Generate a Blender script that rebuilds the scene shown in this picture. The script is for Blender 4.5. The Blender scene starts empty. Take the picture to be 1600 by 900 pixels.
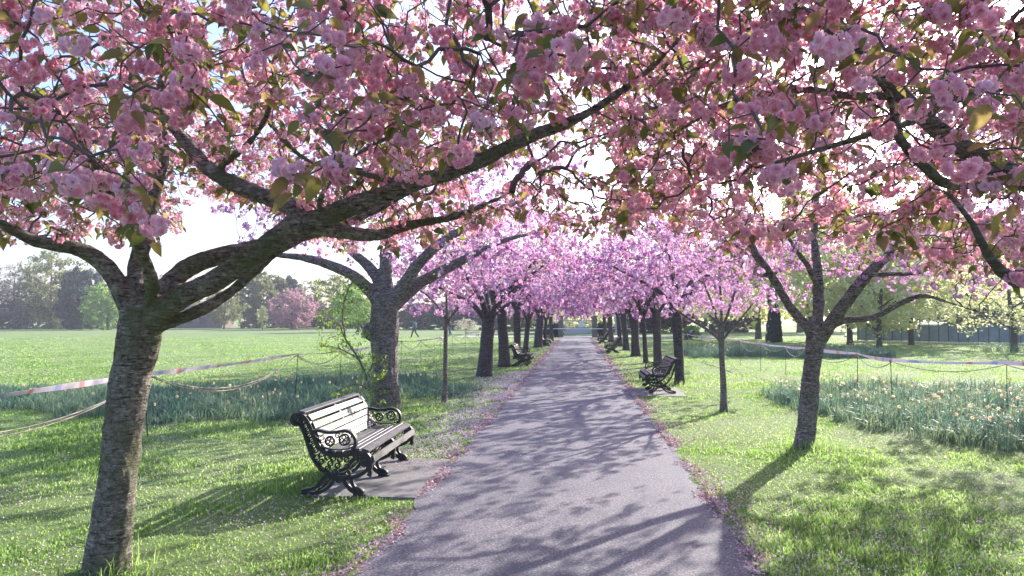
import bpy, math, numpy as np
from mathutils import Vector, Matrix, Euler

sc = bpy.context.scene
col = sc.collection
R = math.radians
rng = np.random.default_rng(7)

# ------------------------------------------------------------------ camera
CAM = np.array([0.13, 0.0, 1.7])
FPX = 1160.0
yaw = math.atan(102 / FPX)
pitch = math.atan(50 * math.cos(yaw) / FPX)
cd = bpy.data.cameras.new('camera')
cam = bpy.data.objects.new('camera', cd)
col.objects.link(cam)
cam.location = CAM
cam.rotation_euler = (math.pi / 2 + pitch, 0, yaw)
cd.sensor_width = 36
cd.lens = 36 * FPX / 1600
cd.clip_start = 0.05
cd.clip_end = 3000
sc.camera = cam
CR = np.array(Euler((math.pi / 2 + pitch, 0, yaw)).to_matrix())

# ------------------------------------------------------------------ light
SUN_AZ = math.atan2(0.50, 0.866)
SUN_EL = R(23)
HAZE = 0.0008
w = bpy.data.worlds.new('World')
sc.world = w
w.use_nodes = True
nt = w.node_tree
sky = nt.nodes.new('ShaderNodeTexSky')
sky.sky_type = 'NISHITA'
sky.sun_disc = False
sky.sun_elevation = SUN_EL
sky.sun_rotation = SUN_AZ
sky.air_density = 1.0
sky.dust_density = 2.4
sky.ozone_density = 2.0
bg = nt.nodes['Background']
bg.inputs['Strength'].default_value = 0.15
tint_n = nt.nodes.new('ShaderNodeMix')
tint_n.data_type = 'RGBA'
tint_n.blend_type = 'MULTIPLY'
tint_n.inputs[0].default_value = 1.0
tint_n.inputs[7].default_value = (0.95, 0.96, 1.12, 1)
nt.links.new(sky.outputs[0], tint_n.inputs[6])
nt.links.new(tint_n.outputs[2], bg.inputs['Color'])
sd = bpy.data.lights.new('sun', 'SUN')
sd.energy = 5.0
sd.angle = R(0.5)
sd.color = (1.0, 0.93, 0.84)
sun = bpy.data.objects.new('sun', sd)
col.objects.link(sun)
sdir = Vector((math.sin(SUN_AZ) * math.cos(SUN_EL), math.cos(SUN_AZ) * math.cos(SUN_EL), math.sin(SUN_EL)))
sun.rotation_euler = sdir.to_track_quat('Z', 'Y').to_euler()
sun.location = (20, 40, 30)
sc.view_settings.view_transform = 'Standard'
sc.view_settings.look = 'None'
sc.view_settings.exposure = 1.15
sc.view_settings.gamma = 1.0
sc.render.engine = 'CYCLES'
cy = sc.cycles
cy.max_bounces = 10
cy.diffuse_bounces = 6
cy.glossy_bounces = 2
cy.transmission_bounces = 5
cy.transparent_max_bounces = 8
cy.caustics_reflective = False
cy.caustics_refractive = False
cy.sample_clamp_indirect = 6
try:
    cy.use_denoising = True
    cy.denoiser = 'OPENIMAGEDENOISE'
except Exception:
    pass


def ray(u, v):
    return CR @ np.array([(u - 800) / FPX, (450 - v) / FPX, -1.0])


def P(u, v, d):
    r = ray(u, v)
    return CAM + r * (d / r[1])


def G(u, v):
    r = ray(u, v)
    return CAM + r * (-CAM[2] / r[2])


def proj(pts):
    q = (np.asarray(pts) - CAM) @ CR
    z = np.maximum(-q[:, 2], 1e-3)
    return 800 + FPX * q[:, 0] / z, 450 - FPX * q[:, 1] / z, -q[:, 2]


# ------------------------------------------------------------------ materials
def newmat(name):
    m = bpy.data.materials.new(name)
    m.use_nodes = True
    n = m.node_tree.nodes
    return m, n, m.node_tree.links, n['Principled BSDF']


def ramp(n, stops):
    r = n.new('ShaderNodeValToRGB')
    e = r.color_ramp.elements
    while len(e) < len(stops):
        e.new(0.5)
    for i, (p, c) in enumerate(stops):
        e[i].position = p
        e[i].color = (*c, 1)
    return r


def leaf_material(name, stops, tstops, trans=0.5, rough=0.55, spec=0.3):
    m, n, l, pb = newmat(name)
    at = n.new('ShaderNodeAttribute')
    at.attribute_name = 'tint'
    r1 = ramp(n, stops)
    r2 = ramp(n, tstops)
    l.new(at.outputs['Fac'], r1.inputs[0])
    l.new(at.outputs['Fac'], r2.inputs[0])
    pb.inputs['Roughness'].default_value = rough
    pb.inputs['Specular IOR Level'].default_value = spec
    l.new(r1.outputs[0], pb.inputs['Base Color'])
    tr = n.new('ShaderNodeBsdfTranslucent')
    l.new(r2.outputs[0], tr.inputs['Color'])
    mx = n.new('ShaderNodeMixShader')
    mx.inputs[0].default_value = trans
    l.new(pb.outputs[0], mx.inputs[1])
    l.new(tr.outputs[0], mx.inputs[2])
    l.new(mx.outputs[0], n['Material Output'].inputs['Surface'])
    return m


def noise(n, l, scale, detail=4, rough=0.6, vec=None, dims='3D'):
    t = n.new('ShaderNodeTexNoise')
    t.inputs['Scale'].default_value = scale
    t.inputs['Detail'].default_value = detail
    t.inputs['Roughness'].default_value = rough
    if vec is not None:
        l.new(vec, t.inputs['Vector'])
    return t


def coords(n, l, scale=(1, 1, 1), kind='Object'):
    tc = n.new('ShaderNodeTexCoord')
    mp = n.new('ShaderNodeMapping')
    mp.inputs['Scale'].default_value = scale
    l.new(tc.outputs[kind], mp.inputs['Vector'])
    return mp.outputs[0]


def mixc(n, l, fac, a, b, mode='MIX'):
    x = n.new('ShaderNodeMix')
    x.data_type = 'RGBA'
    x.blend_type = mode
    for idx, v in ((6, a), (7, b)):
        if isinstance(v, tuple):
            x.inputs[idx].default_value = (*v, 1)
        else:
            l.new(v, x.inputs[idx])
    if isinstance(fac, float):
        x.inputs[0].default_value = fac
    else:
        l.new(fac, x.inputs[0])
    return x.outputs[2]


def simple(name, c, rough=0.7, var=0.25, scale=12, bump=0.0, metal=0.0):
    m, n, l, pb = newmat(name)
    v = coords(n, l)
    t = noise(n, l, scale, 5, 0.65, v)
    r = ramp(n, [(0.3, tuple(x * (1 - var) for x in c)), (0.7, tuple(min(1, x * (1 + var)) for x in c))])
    l.new(t.outputs['Fac'], r.inputs[0])
    l.new(r.outputs[0], pb.inputs['Base Color'])
    pb.inputs['Roughness'].default_value = rough
    pb.inputs['Metallic'].default_value = metal
    if bump:
        b = n.new('ShaderNodeBump')
        b.inputs['Strength'].default_value = bump
        b.inputs['Distance'].default_value = 0.01
        l.new(t.outputs['Fac'], b.inputs['Height'])
        l.new(b.outputs[0], pb.inputs['Normal'])
    return m


M = {}
M['petal'] = leaf_material('cherry_petal',
    [(0, (0.78, 0.44, 0.58)), (0.5, (0.88, 0.60, 0.75)), (1, (0.94, 0.78, 0.93))],  # lavender of skylight highlights is put into the petal colour
    [(0, (0.98, 0.44, 0.51)), (0.5, (0.98, 0.57, 0.66)), (1, (0.98, 0.75, 0.84))], 0.60, 0.6, 0.15)
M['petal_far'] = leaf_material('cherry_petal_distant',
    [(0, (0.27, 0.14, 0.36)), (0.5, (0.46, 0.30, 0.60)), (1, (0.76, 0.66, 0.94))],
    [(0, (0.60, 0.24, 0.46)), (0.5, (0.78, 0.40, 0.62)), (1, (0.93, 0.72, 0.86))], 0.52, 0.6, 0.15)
M['cherry_leaf'] = leaf_material('cherry_leaf',
    [(0, (0.045, 0.085, 0.035)), (0.45, (0.11, 0.12, 0.045)), (1, (0.20, 0.14, 0.075))],
    [(0, (0.22, 0.30, 0.06)), (0.5, (0.46, 0.40, 0.10)), (1, (0.68, 0.46, 0.20))], 0.45, 0.42, 0.5)
M['pale_leaf'] = leaf_material('pale_young_leaf',
    [(0, (0.20, 0.28, 0.07)), (1, (0.34, 0.38, 0.13))],
    [(0, (0.50, 0.62, 0.16)), (1, (0.75, 0.78, 0.36))], 0.5, 0.5, 0.4)


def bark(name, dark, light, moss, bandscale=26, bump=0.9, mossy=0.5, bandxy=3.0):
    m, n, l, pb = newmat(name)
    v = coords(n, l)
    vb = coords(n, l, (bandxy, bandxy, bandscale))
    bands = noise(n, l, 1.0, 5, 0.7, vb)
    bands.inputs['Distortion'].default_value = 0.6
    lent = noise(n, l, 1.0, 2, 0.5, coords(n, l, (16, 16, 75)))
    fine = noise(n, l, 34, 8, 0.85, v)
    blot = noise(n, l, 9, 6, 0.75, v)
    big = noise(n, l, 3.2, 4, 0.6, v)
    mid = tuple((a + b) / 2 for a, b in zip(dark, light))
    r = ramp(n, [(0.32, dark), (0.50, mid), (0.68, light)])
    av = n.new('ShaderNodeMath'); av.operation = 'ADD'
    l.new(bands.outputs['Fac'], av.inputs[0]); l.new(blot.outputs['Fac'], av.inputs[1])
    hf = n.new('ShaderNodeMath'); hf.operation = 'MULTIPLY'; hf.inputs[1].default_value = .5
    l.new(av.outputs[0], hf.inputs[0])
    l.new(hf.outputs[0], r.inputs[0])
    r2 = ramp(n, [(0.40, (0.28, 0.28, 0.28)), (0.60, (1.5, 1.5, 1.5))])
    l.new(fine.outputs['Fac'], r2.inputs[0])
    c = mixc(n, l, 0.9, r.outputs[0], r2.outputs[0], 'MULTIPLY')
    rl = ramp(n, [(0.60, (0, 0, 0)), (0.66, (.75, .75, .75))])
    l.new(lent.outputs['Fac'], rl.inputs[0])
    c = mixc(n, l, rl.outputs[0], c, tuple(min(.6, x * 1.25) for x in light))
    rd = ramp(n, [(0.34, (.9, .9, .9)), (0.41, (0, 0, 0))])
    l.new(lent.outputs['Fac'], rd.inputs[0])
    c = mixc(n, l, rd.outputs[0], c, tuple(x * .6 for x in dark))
    rm = ramp(n, [(0.48, (0, 0, 0)), (0.60, (mossy, mossy, mossy))])
    l.new(big.outputs['Fac'], rm.inputs[0])
    c = mixc(n, l, rm.outputs[0], c, moss)
    l.new(c, pb.inputs['Base Color'])
    pb.inputs['Roughness'].default_value = 0.85
    pb.inputs['Specular IOR Level'].default_value = 0.25
    a1 = n.new('ShaderNodeMath'); a1.operation = 'ADD'
    l.new(hf.outputs[0], a1.inputs[0]); l.new(fine.outputs['Fac'], a1.inputs[1])
    a2 = n.new('ShaderNodeMath'); a2.operation = 'ADD'
    l.new(a1.outputs[0], a2.inputs[0]); l.new(lent.outputs['Fac'], a2.inputs[1])
    b = n.new('ShaderNodeBump')
    b.inputs['Strength'].default_value = bump
    b.inputs['Distance'].default_value = 0.03
    l.new(a2.outputs[0], b.inputs['Height'])
    l.new(b.outputs[0], pb.inputs['Normal'])
    return m


M['bark_near'] = bark('mossy_cherry_bark', (0.095, 0.082, 0.072), (0.50, 0.44, 0.38), (0.15, 0.17, 0.075), 19, 1.0, 0.65, 6.0)
M['bark_band'] = bark('banded_cherry_bark', (0.085, 0.075, 0.075), (0.47, 0.42, 0.40), (0.10, 0.11, 0.06), 34, 1.0, 0.25)
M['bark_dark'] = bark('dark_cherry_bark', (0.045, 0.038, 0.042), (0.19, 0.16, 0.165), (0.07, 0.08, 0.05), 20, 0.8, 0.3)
M['bark_pale'] = bark('pale_smooth_bark', (0.12, 0.10, 0.10), (0.30, 0.27, 0.25), (0.14, 0.15, 0.08), 12, 0.5, 0.3)
M['twig'] = simple('twig_bark', (0.11, 0.082, 0.08), 0.8, 0.3, 30)
M['twig_pale'] = simple('pale_twig_bark', (0.20, 0.17, 0.16), 0.8, 0.25, 20)


# ------------------------------------------------------------------ mesh helpers
def mesh_np(name, V, F, mat=None, tint=None, smooth=False):
    V = np.asarray(V, dtype=np.float32)
    if not isinstance(F, (list, tuple)):
        F = [F]
    F = [np.asarray(f, dtype=np.int32) for f in F if len(f)]
    me = bpy.data.meshes.new(name)
    me.vertices.add(len(V))
    me.vertices.foreach_set('co', V.ravel())
    nl = sum(f.size for f in F)
    npoly = sum(len(f) for f in F)
    me.loops.add(nl)
    me.loops.foreach_set('vertex_index', np.concatenate([f.ravel() for f in F]))
    me.polygons.add(npoly)
    starts = []
    s = 0
    for f in F:
        k = f.shape[1]
        starts.append(s + np.arange(len(f), dtype=np.int32) * k)
        s += f.size
    me.polygons.foreach_set('loop_start', np.concatenate(starts).astype(np.int32))
    me.polygons.foreach_set('use_smooth', np.full(npoly, smooth, dtype=bool))
    me.update(calc_edges=True)
    if tint is not None:
        a = me.attributes.new('tint', 'FLOAT', 'POINT')
        a.data.foreach_set('value', np.asarray(tint, dtype=np.float32))
    if mat is not None:
        me.materials.append(mat)
    return me


def tag(o, label=None, cat=None, group=None, kind=None):
    if label: o['label'] = label
    if cat: o['category'] = cat
    if group: o['group'] = group
    if kind: o['kind'] = kind
    return o


def link(name, me, parent=None, loc=None):
    o = bpy.data.objects.new(name, me)
    col.objects.link(o)
    if parent is not None:
        o.parent = parent
    if loc is not None:
        o.location = loc
    return o


def empty(name, loc, label, cat, group=None, rz=0):
    o = bpy.data.objects.new(name, None)
    col.objects.link(o)
    o.location = loc
    o.rotation_euler = (0, 0, rz)
    o.empty_display_size = 0.2
    tag(o, label, cat, group)
    return o


def copy_tree(o, parent=None):
    c = o.copy()
    col.objects.link(c)
    c.parent = parent
    for ch in o.children:
        copy_tree(ch, c)
    return c


class MB:
    """collects verts and faces of mixed arity"""
    def __init__(self):
        self.V = []; self.F = {}; self.n = 0; self.T = []

    def add(self, V, F, tint=None):
        V = np.asarray(V, dtype=np.float32)
        F = np.asarray(F, dtype=np.int32)
        self.V.append(V)
        self.F.setdefault(F.shape[1], []).append(F + self.n)
        self.T.append(np.full(len(V), 0.5, np.float32) if tint is None else np.broadcast_to(np.asarray(tint, np.float32), (len(V),)))
        self.n += len(V)

    def box(self, c, s, rz=0.0):
        c = np.asarray(c, float); s = np.asarray(s, float) / 2
        v = np.array([[x, y, z] for z in (-1, 1) for y in (-1, 1) for x in (-1, 1)], float) * s
        if rz:
            ca, sa = math.cos(rz), math.sin(rz)
            v = v @ np.array([[ca, sa, 0], [-sa, ca, 0], [0, 0, 1]])
        self.add(v + c, [[0, 2, 3, 1], [4, 5, 7, 6], [0, 1, 5, 4], [2, 6, 7, 3], [0, 4, 6, 2], [1, 3, 7, 5]])

    def tube(self, pts, rad, k=6, tint=None, cap=True):
        V, F = tube_np(np.asarray(pts, float), np.asarray(rad, float), k)
        self.add(V, F, tint)
        if cap:
            n = len(V)
            if k >= 3:
                self.F.setdefault(k, []).append(np.array([list(range(k))[::-1]], np.int32) + self.n - n)
                self.F.setdefault(k, []).append(np.array([[n - k + i for i in range(k)]], np.int32) + self.n - n)

    def mesh(self, name, mat, smooth=False, off=(0, 0, 0)):
        V = np.concatenate(self.V) - np.asarray(off, np.float32)
        F = [np.concatenate(f) for f in self.F.values()]
        return mesh_np(name, V, F, mat, np.concatenate(self.T), smooth)


def tube_np(p, r, k, wob=0.0, seed=0):
    n = len(p)
    t = np.gradient(p, axis=0)
    t /= np.linalg.norm(t, axis=1, keepdims=True) + 1e-9
    m = t.mean(axis=0)
    ref = np.eye(3)[np.argmin(np.abs(m))]
    a = np.cross(t, ref)
    a /= np.linalg.norm(a, axis=1, keepdims=True) + 1e-9
    b = np.cross(t, a)
    th = np.arange(k) * 2 * np.pi / k
    rr = np.broadcast_to(np.asarray(r, float).reshape(-1, 1), (n, k)).copy()
    if wob:
        s = np.arange(n).reshape(-1, 1) * 0.5
        for j, (f1, f2) in enumerate(((2, .9), (3, 1.7), (5, 2.9), (1, .5))):
            rr *= 1 + wob * np.sin(f1 * th + f2 * s + seed * 1.3 + j) / (1 + 0.4 * j)
    V = p[:, None, :] + rr[:, :, None] * (np.cos(th)[None, :, None] * a[:, None, :] + np.sin(th)[None, :, None] * b[:, None, :])
    i = np.arange(n - 1)[:, None] * k
    j = np.arange(k)[None, :]
    j2 = (j + 1) % k
    F = np.stack([i + j, i + j2, i + k + j2, i + k + j], axis=-1).reshape(-1, 4)
    return V.reshape(-1, 3), F


def catmull(pts, step):
    """resample rows of (x,y,z,r) through a Catmull-Rom curve"""
    p = np.asarray(pts, float)
    e = np.vstack([2 * p[0] - p[1], p, 2 * p[-1] - p[-2]])
    out = []
    for i in range(1, len(e) - 2):
        L = np.linalg.norm(e[i + 1][:3] - e[i][:3])
        m = max(1, int(round(L / step)))
        for s in range(m):
            t = s / m
            a, b, c, d = e[i - 1], e[i], e[i + 1], e[i + 2]
            out.append(0.5 * ((2 * b) + (-a + c) * t + (2 * a - 5 * b + 4 * c - d) * t * t + (-a + 3 * b - 3 * c + d) * t ** 3))
    out.append(p[-1])
    return np.array(out)


# ------------------------------------------------------------------ branching
def colonize(seeds, sparent, A, step, di, dk, iters, g, jitter=0.25, sink=0.0):
    cap = len(seeds) + 30000
    N = np.zeros((cap, 3)); N[:len(seeds)] = seeds
    par = np.full(cap, -1, int); par[:len(seeds)] = sparent
    n = len(seeds)
    A = np.asarray(A, float)
    best = np.full(len(A), 1e9); bi = np.zeros(len(A), int)

    def upd(lo, hi):
        for c in range(lo, hi, 400):
            e = min(hi, c + 400)
            dd = np.linalg.norm(A[:, None, :] - N[None, c:e, :], axis=2)
            k = dd.argmin(axis=1)
            v = dd[np.arange(len(A)), k]
            m = v < best
            best[m] = v[m]; bi[m] = k[m] + c
    upd(0, n)
    childn = np.zeros(cap, int)
    for it in range(iters):
        act = (best < di) & (best > dk)
        if not act.any():
            break
        idx = bi[act]
        vec = A[act] - N[idx]
        vec /= np.linalg.norm(vec, axis=1, keepdims=True) + 1e-9
        uq, inv = np.unique(idx, return_inverse=True)
        s = np.zeros((len(uq), 3))
        np.add.at(s, inv, vec)
        s /= np.linalg.norm(s, axis=1, keepdims=True) + 1e-9
        s += g.normal(0, jitter, s.shape)
        s[:, 2] -= sink
        ok = childn[uq] < 3
        uq = uq[ok]; s = s[ok]
        if len(uq) == 0:
            break
        s /= np.linalg.norm(s, axis=1, keepdims=True) + 1e-9
        k = min(len(uq), cap - n)
        if k <= 0:
            break
        N[n:n + k] = N[uq[:k]] + s[:k] * step
        par[n:n + k] = uq[:k]
        childn[uq[:k]] += 1
        upd(n, n + k)
        n += k
        keep = best > dk
        A = A[keep]; best = best[keep]; bi = bi[keep]
        if len(A) == 0:
            break
    return N[:n].copy(), par[:n].copy()


def radii(par, n0, r0, tip, power=2.3):
    n = len(par)
    acc = np.zeros(n)
    r = np.zeros(n)
    haschild = np.zeros(n, bool)
    haschild[par[par >= 0]] = True
    for i in range(n - 1, -1, -1):
        if not haschild[i]:
            acc[i] = tip ** power
        r[i] = acc[i] ** (1 / power)
        if par[i] >= n0:
            acc[par[i]] += acc[i]
    r[:n0] = r0
    return r, haschild


def twig_chains(N, par, r, n0):
    n = len(N)
    kids = [[] for _ in range(n)]
    for i in range(n0, n):
        kids[par[i]].append(i)
    starts = []
    for i in range(n):
        if not kids[i]:
            continue
        ks = sorted(kids[i], key=lambda q: -r[q])
        if i < n0:
            starts += ks
        else:
            starts += ks[1:]
    chains = []
    for s in starts:
        ch = [par[s], s]
        c = s
        while kids[c]:
            c = max(kids[c], key=lambda q: r[q])
            ch.append(c)
        chains.append(ch)
    return chains


def build_limbs(limbs, step):
    """limbs: list of (rows of x,y,z,r , parent limb index or None). Returns node arrays and per limb resampled rows."""
    pts = []; par = []; rr = []; rows = []
    first = []
    for rowpts, pl in limbs:
        q = catmull(rowpts, step)
        rows.append(q)
        base = len(pts)
        first.append(base)
        for i, a in enumerate(q):
            pts.append(a[:3]); rr.append(a[3])
            if i == 0:
                if pl is None:
                    par.append(-1)
                else:
                    f = first[pl]; L = len(rows[pl])
                    dd = [np.linalg.norm(np.array(pts[f + j]) - a[:3]) for j in range(L)]
                    par.append(f + int(np.argmin(dd)))
            else:
                par.append(base + i - 1)
    return np.array(pts), np.array(par), np.array(rr), rows


# ------------------------------------------------------------------ blossom templates
def frame_from(d):
    d = d / np.linalg.norm(d)
    ref = np.array([0, 0, 1.0]) if abs(d[2]) < 0.9 else np.array([1.0, 0, 0])
    a = np.cross(ref, d); a /= np.linalg.norm(a)
    b = np.cross(d, a)
    return np.array([a, b, d])      # rows


def flower_tpl(level, g):
    V = []; F = []; T = []
    R0 = 0.025
    if level == 2:
        whorls = [(8, 5, 1.0), (7, 30, 0.95), (6, 55, 0.85), (4, 78, 0.7)]
    elif level == 1:
        whorls = [(5, 8, 1.0), (4, 40, 0.9), (2, 72, 0.75)]
    else:
        whorls = [(3, 15, 1.05), (1, 60, 0.8)]
    for cnt, el, sc_ in whorls:
        a0 = g.uniform(0, 6.28)
        for i in range(cnt):
            az = a0 + 2 * math.pi * i / cnt + g.uniform(-.25, .25)
            e = R(el + g.uniform(-12, 12))
            L = R0 * sc_ * g.uniform(0.85, 1.12)
            W = L * (0.36 if level == 2 else 0.5 if level == 1 else 0.8)
            out = np.array([math.cos(az) * math.cos(e), math.sin(az) * math.cos(e), math.sin(e)])
            side = np.array([-math.sin(az), math.cos(az), 0])
            up = np.cross(out, side)
            base = out * 0.1 * L
            mid = out * 0.62 * L + up * 0.08 * L
            tip = out * L - up * 0.10 * L
            t = g.uniform(-.12, .12)
            k = len(V)
            if level == 2:
                V += [base, mid + side * W, tip + side * W * 0.55, tip * 0.88, tip - side * W * 0.55, mid - side * W]
                F += [[k, k + 1, k + 2, k + 3], [k, k + 3, k + 4, k + 5]]
                T += [t - .15, t, t + .15, t + .05, t + .15, t]
            else:
                V += [base, mid + side * W, tip + side * .15 * W, mid - side * W]
                F += [[k, k + 1, k + 2, k + 3]]
                T += [t - .12, t, t + .12, t]
    return np.array(V), np.array(F), np.array(T)


def cluster_tpl(level, g):
    if level == -1:       # far pom: loose quads
        V = []; F = []; T = []
        for i in range(9):
            c = g.normal(0, 1, 3); c /= np.linalg.norm(c); c *= 0.06 * g.uniform(.3, 1)
            fr = frame_from(g.normal(0, 1, 3))
            s = 0.026 * g.uniform(.7, 1.2)
            k = len(V)
            for a, b in ((-1, -.8), (1, -.6), (.7, 1), (-.8, .9)):
                V.append(c + fr[0] * a * s + fr[1] * b * s)
            F.append([k, k + 1, k + 2, k + 3])
            T += [g.uniform(-.2, .2)] * 4
        return np.array(V), np.array(F), np.array(T)
    nf = {2: 9, 1: 8, 0: 7}[level]
    Vs = []; Fs = []; Ts = []; n = 0
    for i in range(nf):
        z = 0.55 - 1.45 * (i + .5) / nf
        az = i * 2.4 + g.uniform(-.4, .4)
        rr = math.sqrt(max(0, 1 - z * z))
        d = np.array([rr * math.cos(az), rr * math.sin(az), z])
        V, F, T = flower_tpl(level, g)
        fr = frame_from(d + g.normal(0, .22, 3))
        Vs.append(V @ fr + d * g.uniform(.032, .046) * np.array([1.15, 1.15, 0.8]))
        Fs.append(F + n); Ts.append(T + g.uniform(-.15, .15)); n += len(V)
    return np.concatenate(Vs), np.concatenate(Fs), np.concatenate(Ts)


def leaf_tpl(level):
    """unit leaf along +X, length 1, drooping"""
    if level >= 1:
        xs = [0, .12, .35, .62, .85, 1.0]
        ws = [.01, .17, .27, .23, .10, .0]
        V = []; F = []
        for x, w_ in zip(xs, ws):
            z = -0.35 * x * x
            V += [[x, w_, z + .10 * w_ / .27], [x, 0, z - .02], [x, -w_, z + .10 * w_ / .27]]
        for i in range(len(xs) - 1):
            a = i * 3
            F += [[a, a + 3, a + 4, a + 1], [a + 1, a + 4, a + 5, a + 2]]
        return np.array(V, float), np.array(F)
    V = [[0, 0, 0], [.45, .26, -.05], [1, 0, -.3], [.45, -.26, -.05]]
    return np.array(V, float), np.array([[0, 3, 2, 1]])


gt = np.random.default_rng(11)
TPL = {lv: [cluster_tpl(lv, gt) for _ in range(6)] for lv in (2, 1, 0, -1)}


def rand_rot(n, g, tilt=0.5):
    az = g.uniform(0, 2 * np.pi, n)
    ax = g.normal(0, tilt, n); ay = g.normal(0, tilt, n)
    ca, sa = np.cos(az), np.sin(az)
    Rz = np.zeros((n, 3, 3)); Rz[:, 0, 0] = ca; Rz[:, 0, 1] = -sa; Rz[:, 1, 0] = sa; Rz[:, 1, 1] = ca; Rz[:, 2, 2] = 1
    Rx = np.zeros((n, 3, 3)); c, s = np.cos(ax), np.sin(ax); Rx[:, 0, 0] = 1; Rx[:, 1, 1] = c; Rx[:, 1, 2] = -s; Rx[:, 2, 1] = s; Rx[:, 2, 2] = c
    Ry = np.zeros((n, 3, 3)); c, s = np.cos(ay), np.sin(ay); Ry[:, 1, 1] = 1; Ry[:, 0, 0] = c; Ry[:, 0, 2] = s; Ry[:, 2, 0] = -s; Ry[:, 2, 2] = c
    return Ry @ Rx @ Rz


def bake(tpls, pos, scale, Rm, tint, which):
    Vs = []; Fs = []; Ts = []; n = 0
    for k, (V, F, T) in enumerate(tpls):
        m = which == k
        if not m.any():
            continue
        W = np.einsum('nij,vj->nvi', Rm[m], V) * scale[m][:, None, None] + pos[m][:, None, :]
        c = m.sum()
        Fs.append((F[None] + (np.arange(c) * len(V))[:, None, None] + n).reshape(-1, F.shape[1]))
        Vs.append(W.reshape(-1, 3)); Ts.append(np.clip(tint[m][:, None] + T[None], 0, 1).reshape(-1))
        n += c * len(V)
    return np.concatenate(Vs), np.concatenate(Fs), np.concatenate(Ts)


def blossoms(pos, g, origin, size=1.0, levels=None, tint0=0.5, mat='petal'):
    """bake clusters with the detail their distance from the camera asks for"""
    pos = pos + g.normal(0, .02, pos.shape); pos[:, 2] -= g.uniform(.0, .06, len(pos))
    d = np.linalg.norm(pos - CAM, axis=1)
    if levels is None:
        lv = np.where(d < 4.0, 2, np.where(d < 8.5, 1, np.where(d < 14, 0, -1)))
    else:
        lv = np.full(len(pos), levels)
    Vs = []; Fs = []; Ts = []; n = 0
    for L in (2, 1, 0, -1):
        m = lv == L
        c = m.sum()
        if c == 0: continue
        V, F, T = bake(TPL[L], pos[m], size * g.uniform(.55, 1.28, c), rand_rot(c, g, .35), (tint0[m] if np.ndim(tint0) else tint0) + g.normal(0, .2, c), g.integers(0, 6, c))
        Vs.append(V); Fs.append(F + n); Ts.append(T); n += len(V)
    V = np.concatenate(Vs) - origin
    return mesh_np('blossom', V, np.concatenate(Fs), M[mat], np.concatenate(Ts))


def leaves(pos, g, origin, length=.09, per=3, level=1, mat='cherry_leaf', tint0=0.45, droop=(.1, .9)):
    n = len(pos) * per
    p = np.repeat(pos, per, axis=0) + g.normal(0, .02, (n, 3))
    az = g.uniform(0, 2 * np.pi, n)
    dn = g.uniform(-droop[1], droop[0], n)     # pitch, negative is down
    roll = g.normal(0, .5, n)
    ca, sa, cp, sp, cr, sr = np.cos(az), np.sin(az), np.cos(dn), np.sin(dn), np.cos(roll), np.sin(roll)
    X = np.stack([ca * cp, sa * cp, sp], 1)
    Y0 = np.stack([-sa, ca, 0 * ca], 1)
    Z0 = np.cross(X, Y0)
    Y = Y0 * cr[:, None] + Z0 * sr[:, None]
    Z = np.cross(X, Y)
    Rm = np.stack([X, Y, Z], axis=2)
    V, F = leaf_tpl(level)
    p = p + X * 0.025
    W, FF, T = bake([(V, F, np.zeros(len(V)))], p, length * g.uniform(.55, 1.2, n), Rm, np.clip(tint0 + g.normal(0, .3, n), 0, 1), np.zeros(n, int))
    return mesh_np('leaf', W - origin, FF, M[mat], T, smooth=level >= 1)


def chains_mesh(N, par, r, n0, mat, origin, k_of=lambda rr: 4 if rr < .006 else 6 if rr < .02 else 8):
    mb = MB()
    for ch in twig_chains(N, par, r, n0):
        p = N[ch].copy()
        rr = r[ch].copy()
        rr[0] = rr[1]
        if len(p) == 2:
            p = np.vstack([p, p[1] + (p[1] - p[0]) * .6]); rr = np.append(rr, rr[1] * .5)
        k = k_of(rr[0])
        V, F = tube_np(p, rr, k)
        mb.add(V, F)
    return mb.mesh('twigs', mat, smooth=True, off=origin)


def trunk_mesh(rows, mat, origin, sides=14, wob=.05, voxel=None, name='trunk_mesh'):
    mb = MB()
    for i, q in enumerate(rows):
        V, F = tube_np(q[:, :3], q[:, 3], sides if q[0, 3] > .03 else 8, wob, i)
        kk = sides if q[0, 3] > .03 else 8
        mb.add(V, F)
        n = len(V)
        mb.F.setdefault(kk, []).append(np.array([list(range(kk))[::-1]], np.int32) + mb.n - n)
        mb.F.setdefault(kk, []).append(np.array([[n - kk + j for j in range(kk)]], np.int32) + mb.n - n)
    return mb.mesh(name, mat, smooth=True, off=origin)


def fuse(o, voxel, it=6):
    m = o.modifiers.new('fuse', 'REMESH'); m.mode = 'VOXEL'; m.voxel_size = voxel; m.use_smooth_shade = True
    s = o.modifiers.new('soften', 'SMOOTH'); s.iterations = it; s.factor = .5
    for nm, sz, st in (('knobs', .11, .022), ('ripples', .028, .007)):
        tx = bpy.data.textures.new(nm, 'CLOUDS'); tx.noise_scale = sz; tx.noise_depth = 2
        dm = o.modifiers.new(nm, 'DISPLACE'); dm.texture = tx; dm.strength = st; dm.mid_level = .5; dm.texture_coords = 'LOCAL'


def L3(d0, rows, jx=0):
    """limb rows from (u, v, depth, width in photo pixels)"""
    out = []
    for u, v, d, wpx in rows:
        p = P(u, v, d)
        out.append([*p, wpx / 2 / FPX * d])
    return out


PINK = 'pink double-flowered'

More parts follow.
